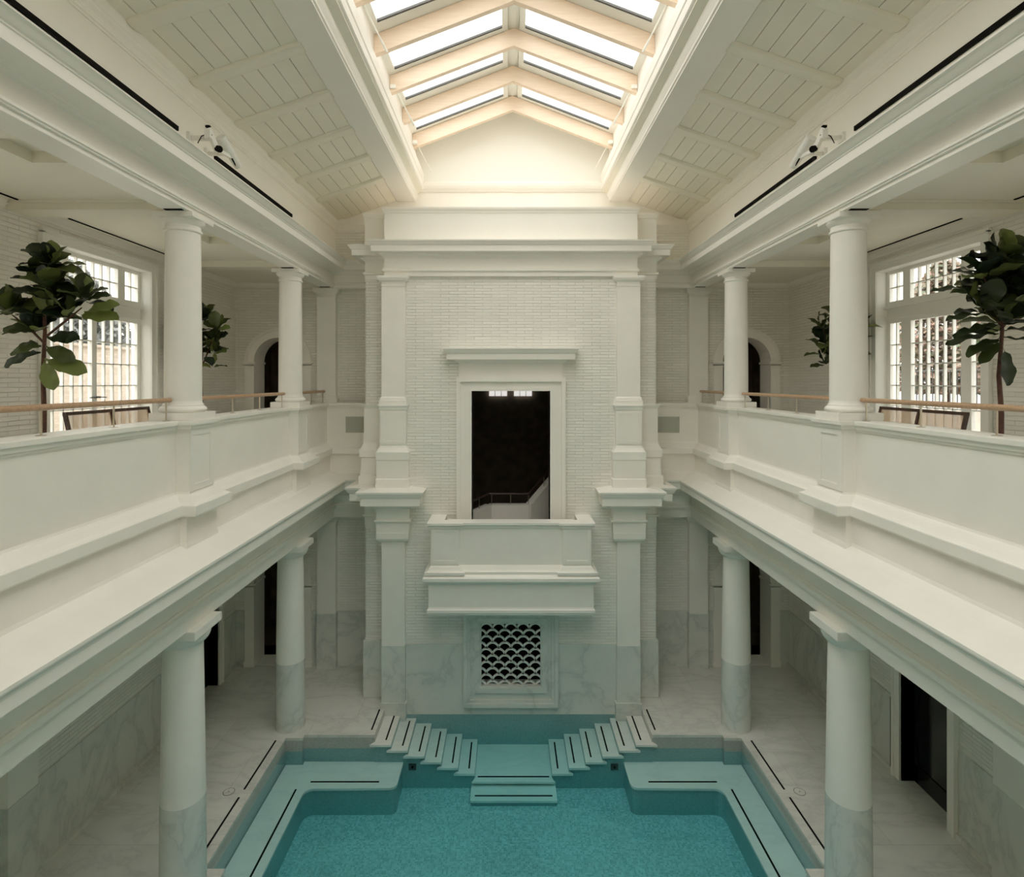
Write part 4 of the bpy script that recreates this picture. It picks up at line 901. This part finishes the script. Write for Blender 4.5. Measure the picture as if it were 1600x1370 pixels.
# ------------------------------------------------------------------ cane settees
def settee(s):
    t = empty('cane_settee', (s*6.5, 9.42, 6.38), 'dark wood two-seat settee with cane back panels in front of the %s windows' % SIDE[s], 'settee')
    X = lambda u: s*(6.62+u)          # u grows away from the pool
    y0, y1 = 8.43, 10.42; zb, zt = 6.80, 7.245
    def P(u, y, z): return (X(u), y, z)
    lean = lambda z: 0
    bm = B()
    obox(bm, P(0, y0, zt), P(0, y1, zt), .04, .05)
    obox(bm, P(-.09, y0+.03, zb+.04), P(-.09, y1-.03, zb+.04), .035, .045)
    for y in (y0+.025, (y0+y1)/2, y1-.025): obox(bm, P(-.10, y, zb), P(0, y, zt), .045, .045, (0, 1, 0))
    obj('back_frame', bm, 'darkwood', t)
    for a, b in ((y0+.05, (y0+y1)/2-.03), ((y0+y1)/2+.03, y1-.05)):
        bm = B(); v = [bm.verts.new(P(-.09+du, a, zb+.05)) for du in (0, .006)] + [bm.verts.new(P(-.09+du, b, zb+.05)) for du in (0, .006)] + [bm.verts.new(P(-.01+du, a, zt-.02)) for du in (0, .006)] + [bm.verts.new(P(-.01+du, b, zt-.02)) for du in (0, .006)]
        for f in ((0, 2, 6, 4), (1, 5, 7, 3), (0, 1, 3, 2), (4, 6, 7, 5), (0, 4, 5, 1), (2, 3, 7, 6)): bm.faces.new([v[i] for i in f])
        obj('cane_panel', bm, 'cane', t)
    bm = B(); obox(bm, P(-.52, y0, 6.76), P(-.52, y1, 6.76), .62, .05); obj('seat_frame', bm, 'darkwood', t)
    bm = B(); obox(bm, P(-.52, y0+.03, 6.83), P(-.52, y1-.03, 6.83), .56, .10); obj('seat_cushion', bm, 'garden', t)
    for u, y in ((-.24, y0+.04), (-.24, y1-.04), (-.80, y0+.04), (-.80, y1-.04)):
        bm = B(); obox(bm, P(u, y, 6.38), P(u, y, 6.75), .045, .045, (0, 1, 0)); obj('leg', bm, 'darkwood', t)
for s in (-1, 1): settee(s)

# ------------------------------------------------------------------ spotlights on the upper walls
def spotlight(s):
    x = lambda d: s*(4.8-d)
    t = empty('projector_spotlight', (s*4.55, 8.6, 11.3), 'white cylindrical projector spotlight clamped on brackets above the %s cornice' % SIDE[s], 'spotlight')
    bm = B()
    box(bm, *sorted((x(0), x(.05))), 8.38, 8.50, 11.22, 11.36); obox(bm, (x(.02), 8.44, 11.29), (x(.40), 8.32, 11.23), .05, .06)
    box(bm, *sorted((x(0), x(.05))), 8.86, 8.98, 11.20, 11.32); obox(bm, (x(.02), 8.92, 11.25), (x(.42), 8.72, 11.16), .04, .05)
    obj('wall_bracket', bm, 'fitting', t)
    bm = B(); obox(bm, (x(.37), 8.27, 11.36), (x(.44), 8.44, 11.06), .06, .07)
    obox(bm, (x(.44), 8.40, 11.10), (x(.45), 8.76, 11.14), .05, .05); box(bm, *sorted((x(.33), x(.41))), 8.25, 8.34, 11.22, 11.34); obj('yoke', bm, 'fitting', t)
    bm = B(); p0, p1 = Vector((x(.40), 8.56, 11.36)), Vector((x(.50), 8.95, 11.05)); d = (p1-p0)
    tube(bm, [p0, p0+d*.02, p0+d*.5, p0+d*.52, p0+d*.97, p1], [.05, .080, .080, .066, .060, .050], 24); obj('barrel', bm, 'fitting', t, True)
    bm = B(); tube(bm, [(x(.44), 8.41, 11.12), (x(.49), 8.38, 11.10)], .048, 20); obj('knob', bm, 'black', t, True)
    bm = B(); box(bm, *sorted((x(.34), x(.40))), 8.26, 8.31, 11.37, 11.40); obj('plug', bm, 'black', t)
    bm = B(); tube(bm, [(x(.42), 8.30, 11.27), (x(.35), 8.30, 11.29), (x(.25), 8.33, 11.27), (x(.18), 8.36, 11.18)], .007, 6); obj('cable', bm, 'black', t, True)
    bm = B(); q = p0+d*.58; tube(bm, [q+Vector((s*-.03, -.03, -.075)), q+Vector((s*-.03, .12, -.15))], .012, 6); obj('shutter_lever', bm, 'black', t)
for s in (-1, 1): spotlight(s)
# vent panels on the end wall beside the tower
for s in (-1, 1):
    bm = B(); box(bm, *sorted((s*3.72, s*4.42)), 15.255, 15.285, 6.36, 6.78)
    tag(obj('wall_vent', bm, 'ventgrey'), 'flat grey rectangular vent panel on the end wall just %s of the tower' % SIDE[s], 'vent panel')

# ------------------------------------------------------------------ fiddle-leaf figs
def add_leaf(bm, lay, base, direc, up, L, Wd, tint, bend=.25, fold=.25):
    d = Vector(direc).normalized(); u = Vector(up); u = (u-d*u.dot(d)); u = u.normalized() if u.length > 1e-3 else d.orthogonal().normalized(); sd = d.cross(u)
    nu, nv = 11, 4; grid = []; ph = random.uniform(0, 6)
    for i in range(nu+1):
        t = i/nu; w = Wd*(.12+.62*max(0, math.sin(PI*min(1, t)**1.15))**.7*(0.62+.6*t)) if t < .999 else Wd*.10
        if t < .12: w = Wd*.06
        c = Vector(base)+d*(L*t*(1-.12*bend*t))-u*(bend*L*t*t*.55)
        row = []
        for j in range(-nv//2, nv//2+1):
            q = j/(nv/2); wav = .035*L*math.sin(5*t*PI+ph+q)*abs(q)
            row.append(bm.verts.new(c+sd*(q*w/1.0)*.5*2*.5+u*(fold*abs(q)*w*.5+wav)))
        grid.append(row)
    for i in range(nu):
        for j in range(nv):
            f = bm.faces.new((grid[i][j], grid[i][j+1], grid[i+1][j+1], grid[i+1][j])); f.smooth = True
            for lp in f.loops: lp[lay] = (tint, tint, tint, 1)
def fig(x, y, label, nodes, extra, branches, trunk_top, seed=1, tip=.75, wide=.72):
    random.seed(seed)
    t = empty('fiddle_leaf_fig', (x, y, 6.38), label, 'potted tree', 'fiddle-leaf figs in the galleries')
    O = Vector((x, y, 0))
    bm = B(); lathe(bm, x, y, [(.20, 6.38), (.25, 6.50), (.27, 6.85), (.28, 6.88), (.25, 6.88), (.24, 6.82)], 28); obj('pot', bm, 'pot', t, True)
    bm = B(); lathe(bm, x, y, [(.24, 6.80), (.24, 6.83)], 24); obj('soil', bm, 'soil', t)
    bm = B(); zt = trunk_top
    pts = [(x, y, 6.8), (x+.01, y, 7.3), (x-.015, y+.01, 7.8), (x+.02, y, 8.4), (x, y, zt)]
    tube(bm, pts, [.034, .031, .028, .022, .012], 10)
    for br in branches:
        tube(bm, [(x+a, y+b, c) for a, b, c in br], [.016]*(len(br)-1)+[.008], 7)
    obj('trunk', bm, 'bark', t, True)
    bm = B(); lay = bm.loops.layers.float_color.new('tint')
    for nx, ny, nz, cnt, sz in nodes:
        cnt = int(cnt*1.35)
        for i in range(cnt):
            az = i*2.39996+random.uniform(-.3, .3); el = math.radians(82-82*((i+.5)/cnt)+random.uniform(-10, 10))
            dr = Vector((math.cos(az)*math.cos(el), math.sin(az)*math.cos(el), math.sin(el)))
            L = sz*random.uniform(.95, 1.3)
            add_leaf(bm, lay, (x+nx+dr.x*.03, y+ny+dr.y*.03, nz+dr.z*.02-.05*(i/cnt)), dr, (random.uniform(-.4, .4), random.uniform(-.9, 0), 1) if abs(dr.z) < .9 else (math.cos(az), math.sin(az), .2), L, L*.95, random.choice((.0, .05, .1, .15, .25, .4, .6, .85)), random.uniform(.1, .6), random.uniform(.1, .4))
    for bx, by, bz, dx, dy, dz, L, tn in extra:
        add_leaf(bm, lay, (x+bx, y+by, bz), (dx, dy, dz), (0, -tip, .7), L*1.12, L*wide, tn, .35, .15)
    obj('foliage', bm, 'leaf', t)
    return t
LX, LY = -6.40, 7.79
nodesL = [(.12, 0, 9.30, 11, .30), (-.02, .05, 9.12, 10, .32), (.14, -.1, 8.98, 10, .30), (.0, .1, 8.82, 10, .32), (.55, 0, 8.84, 9, .30), (-.42, 0, 8.66, 9, .30), (.05, 0, 8.62, 8, .30), (.36, -.05, 8.62, 6, .26), (-.12, 0, 8.42, 6, .28)]
exL = [(.05, -.03, 8.20, .9, -.2, -.35, .42, .35), (.06, -.05, 8.02, .9, -.1, -.18, .52, .75), (.05, -.05, 8.00, .45, -.3, -.8, .40, .85), (-.02, -.02, 8.12, -.9, -.2, -.25, .46, .08), (-.03, 0, 8.20, -.95, .1, .05, .42, .12),
       (.55, 0, 8.66, .95, -.2, .30, .46, .80), (.52, -.05, 8.60, .95, -.1, .08, .48, .75), (.05, 0, 8.32, .9, -.3, .05, .46, .05), (-.05, 0, 8.42, -.9, -.3, .12, .40, .2), (.0, 0, 8.22, -.5, -.6, -.2, .34, .3)]  # high tints here paint the leaves that the light falls on
brL = [[(0, 0, 8.3), (.25, 0, 8.5), (.52, 0, 8.72)], [(0, 0, 8.25), (-.2, 0, 8.45), (-.42, 0, 8.62)], [(0, 0, 8.5), (.08, 0, 8.9), (.12, 0, 9.3)]]
fig(LX, LY, 'leafy fiddle-leaf fig behind the left parapet, nearest the viewer', nodesL, exL, brL, 9.1, 3)
nodesR = [(.02, 0, 9.30, 12, .34), (-.22, 0, 9.12, 10, .34), (.25, 0, 9.05, 10, .34), (-.05, .1, 8.92, 10, .36), (.2, 0, 8.78, 10, .36), (-.25, -.05, 8.66, 7, .34), (.0, 0, 8.52, 9, .38)]
exR = [(.02, 0, 8.46, -.9, -.3, .05, .50, .1), (.02, 0, 8.48, .9, -.3, .12, .50, .1), (-.02, -.02, 8.24, -.85, -.3, -.5, .42, .2), (-.02, -.05, 8.40, -1, -.1, .05, .62, .05), (-.02, 0, 8.36, -1, .1, -.05, .60, .08), (-.02, -.03, 8.30, -.95, -.2, -.28, .52, .12), (.02, -.02, 8.30, .9, -.2, -.05, .55, .1), (-.03, -.08, 8.16, -.05, -.35, -.9, .46, .08), (-.35, 0, 8.95, -1, 0, .12, .50, .05), (.03, 0, 8.40, 1, 0, .12, .55, .05), (-.2, 0, 8.62, -1, -.1, .0, .5, .1)]
brR = [[(0, 0, 8.4), (.15, 0, 8.6), (.25, 0, 9.0)], [(0, 0, 8.45), (-.12, 0, 8.8), (-.22, 0, 9.1)]]
fig(6.40, 7.62, 'leafy fiddle-leaf fig behind the right parapet, nearest the viewer', nodesR, exR, brR, 9.2, 11, .22, .55)
nodes2 = [(.0, 0, 9.05, 9, .34), (.38, -.1, 8.85, 6, .30), (-.38, 0, 8.85, 6, .30), (.3, 0, 8.6, 6, .32), (-.3, 0, 8.55, 6, .34), (.25, 0, 8.35, 5, .30), (-.35, 0, 8.3, 5, .32), (0, 0, 8.45, 6, .34), (.3, -.1, 8.05, 4, .26), (-.3, 0, 8.1, 4, .28)]
br2 = [[(0, 0, 8.0), (.2, 0, 8.5), (.38, -.1, 8.85)], [(0, 0, 8.0), (-.2, 0, 8.4), (-.38, 0, 8.85)]]
fig(-6.72, 12.4, 'fiddle-leaf fig half hidden behind the left gallery column', nodes2, [], br2, 8.9, 21)
fig(6.86, 12.1, 'fiddle-leaf fig half hidden behind the right gallery column', nodes2, [], br2, 8.9, 33)

# ------------------------------------------------------------------ outside the windows
bm = B(); box(bm, -40, -7.9, -20, 40, 6.1, 6.3); box(bm, 7.9, 40, -20, 40, 6.1, 6.3)
struct(obj('floor_terrace', bm, 'ground'), 'pale paved terrace outside the windows', 'terrace')
bm = B(); box(bm, -13.3, -13.0, 0, 30, 6.3, 8.78); box(bm, -13.4, -12.9, 0, 30, 8.78, 8.86)
tag(obj('garden_wall', bm, 'beigebrick'), 'beige brick building wall outside the left windows', 'wall')
t = empty('garden_fence', (13, 15, 6.3), 'tall dark bar fence outside the right windows', 'fence')
bm = B()
for i in range(100): y = 8+i*.14; box(bm, 13.0, 13.02, y, y+.02, 6.9, 8.05)
box(bm, 12.99, 13.03, 8, 22, 8.03, 8.07); box(bm, 12.99, 13.03, 8, 22, 6.95, 6.99); obj('bar_panel', bm, 'steel', t)
bm = B(); box(bm, 12.9, 13.1, 8, 22, 6.3, 6.9); obj('low_wall', bm, 'ground', t)
def tree(x, y, z, h, r, mat, label, grp, seed, cnt=6500):
    random.seed(seed); t = empty('garden_tree', (x, y, z), label, 'tree', grp)
    bm = B(); tube(bm, [(x, y, z), (x+.1, y, z+h*.4), (x, y+.1, z+h*.8)], [.14, .10, .05], 8)
    for i in range(7):
        a = i*2.4; tube(bm, [(x, y, z+h*(.25+.07*i)), (x+math.cos(a)*r*.7, y+math.sin(a)*r*.7, z+h*(.5+.06*i))], [.05, .015], 6)
    obj('trunk', bm, 'bark', t, True)
    bm = B(); lay = bm.loops.layers.float_color.new('tint')
    for i in range(cnt):
        a = random.uniform(0, 2*PI); q = random.random()**.5; zz = random.uniform(.15, 1)
        rr = r*q*math.sin(PI*min(1, zz*.8+.15))
        c = Vector((x+math.cos(a)*rr, y+math.sin(a)*rr, z+h*zz)); u = Vector((random.gauss(0, 1), random.gauss(0, 1), random.gauss(0, 1))).normalized(); v = u.orthogonal().normalized()
        k = random.uniform(.10, .20); f = bm.faces.new([bm.verts.new(c+u*k), bm.verts.new(c+v*k*.6), bm.verts.new(c-u*k), bm.verts.new(c-v*k*.6)]); tn = random.random()
        for lp in f.loops: lp[lay] = (tn, tn, tn, 1)
    obj('crown', bm, mat, t)
for i, yy in enumerate((13.0, 17.6, 22.4)): tree(-16.2-.5*i, yy, 6.3, 6.0, 2.2, 'treegrey', 'grey bushy tree beyond the beige wall outside the left windows, %s' % ['leftmost', 'middle', 'rightmost'][i], 'grey trees outside on the left', 40+i)
for i, yy in enumerate((10.4, 14.6, 18.8, 23.2)): tree(16.0+.5*i, yy, 6.3, 6.2, 2.1, 'treered', 'red and green tree beyond the fence outside the right windows, %s' % ['rightmost', 'second from the right', 'third from the right', 'leftmost'][i], 'autumn trees outside on the right', 60+i)
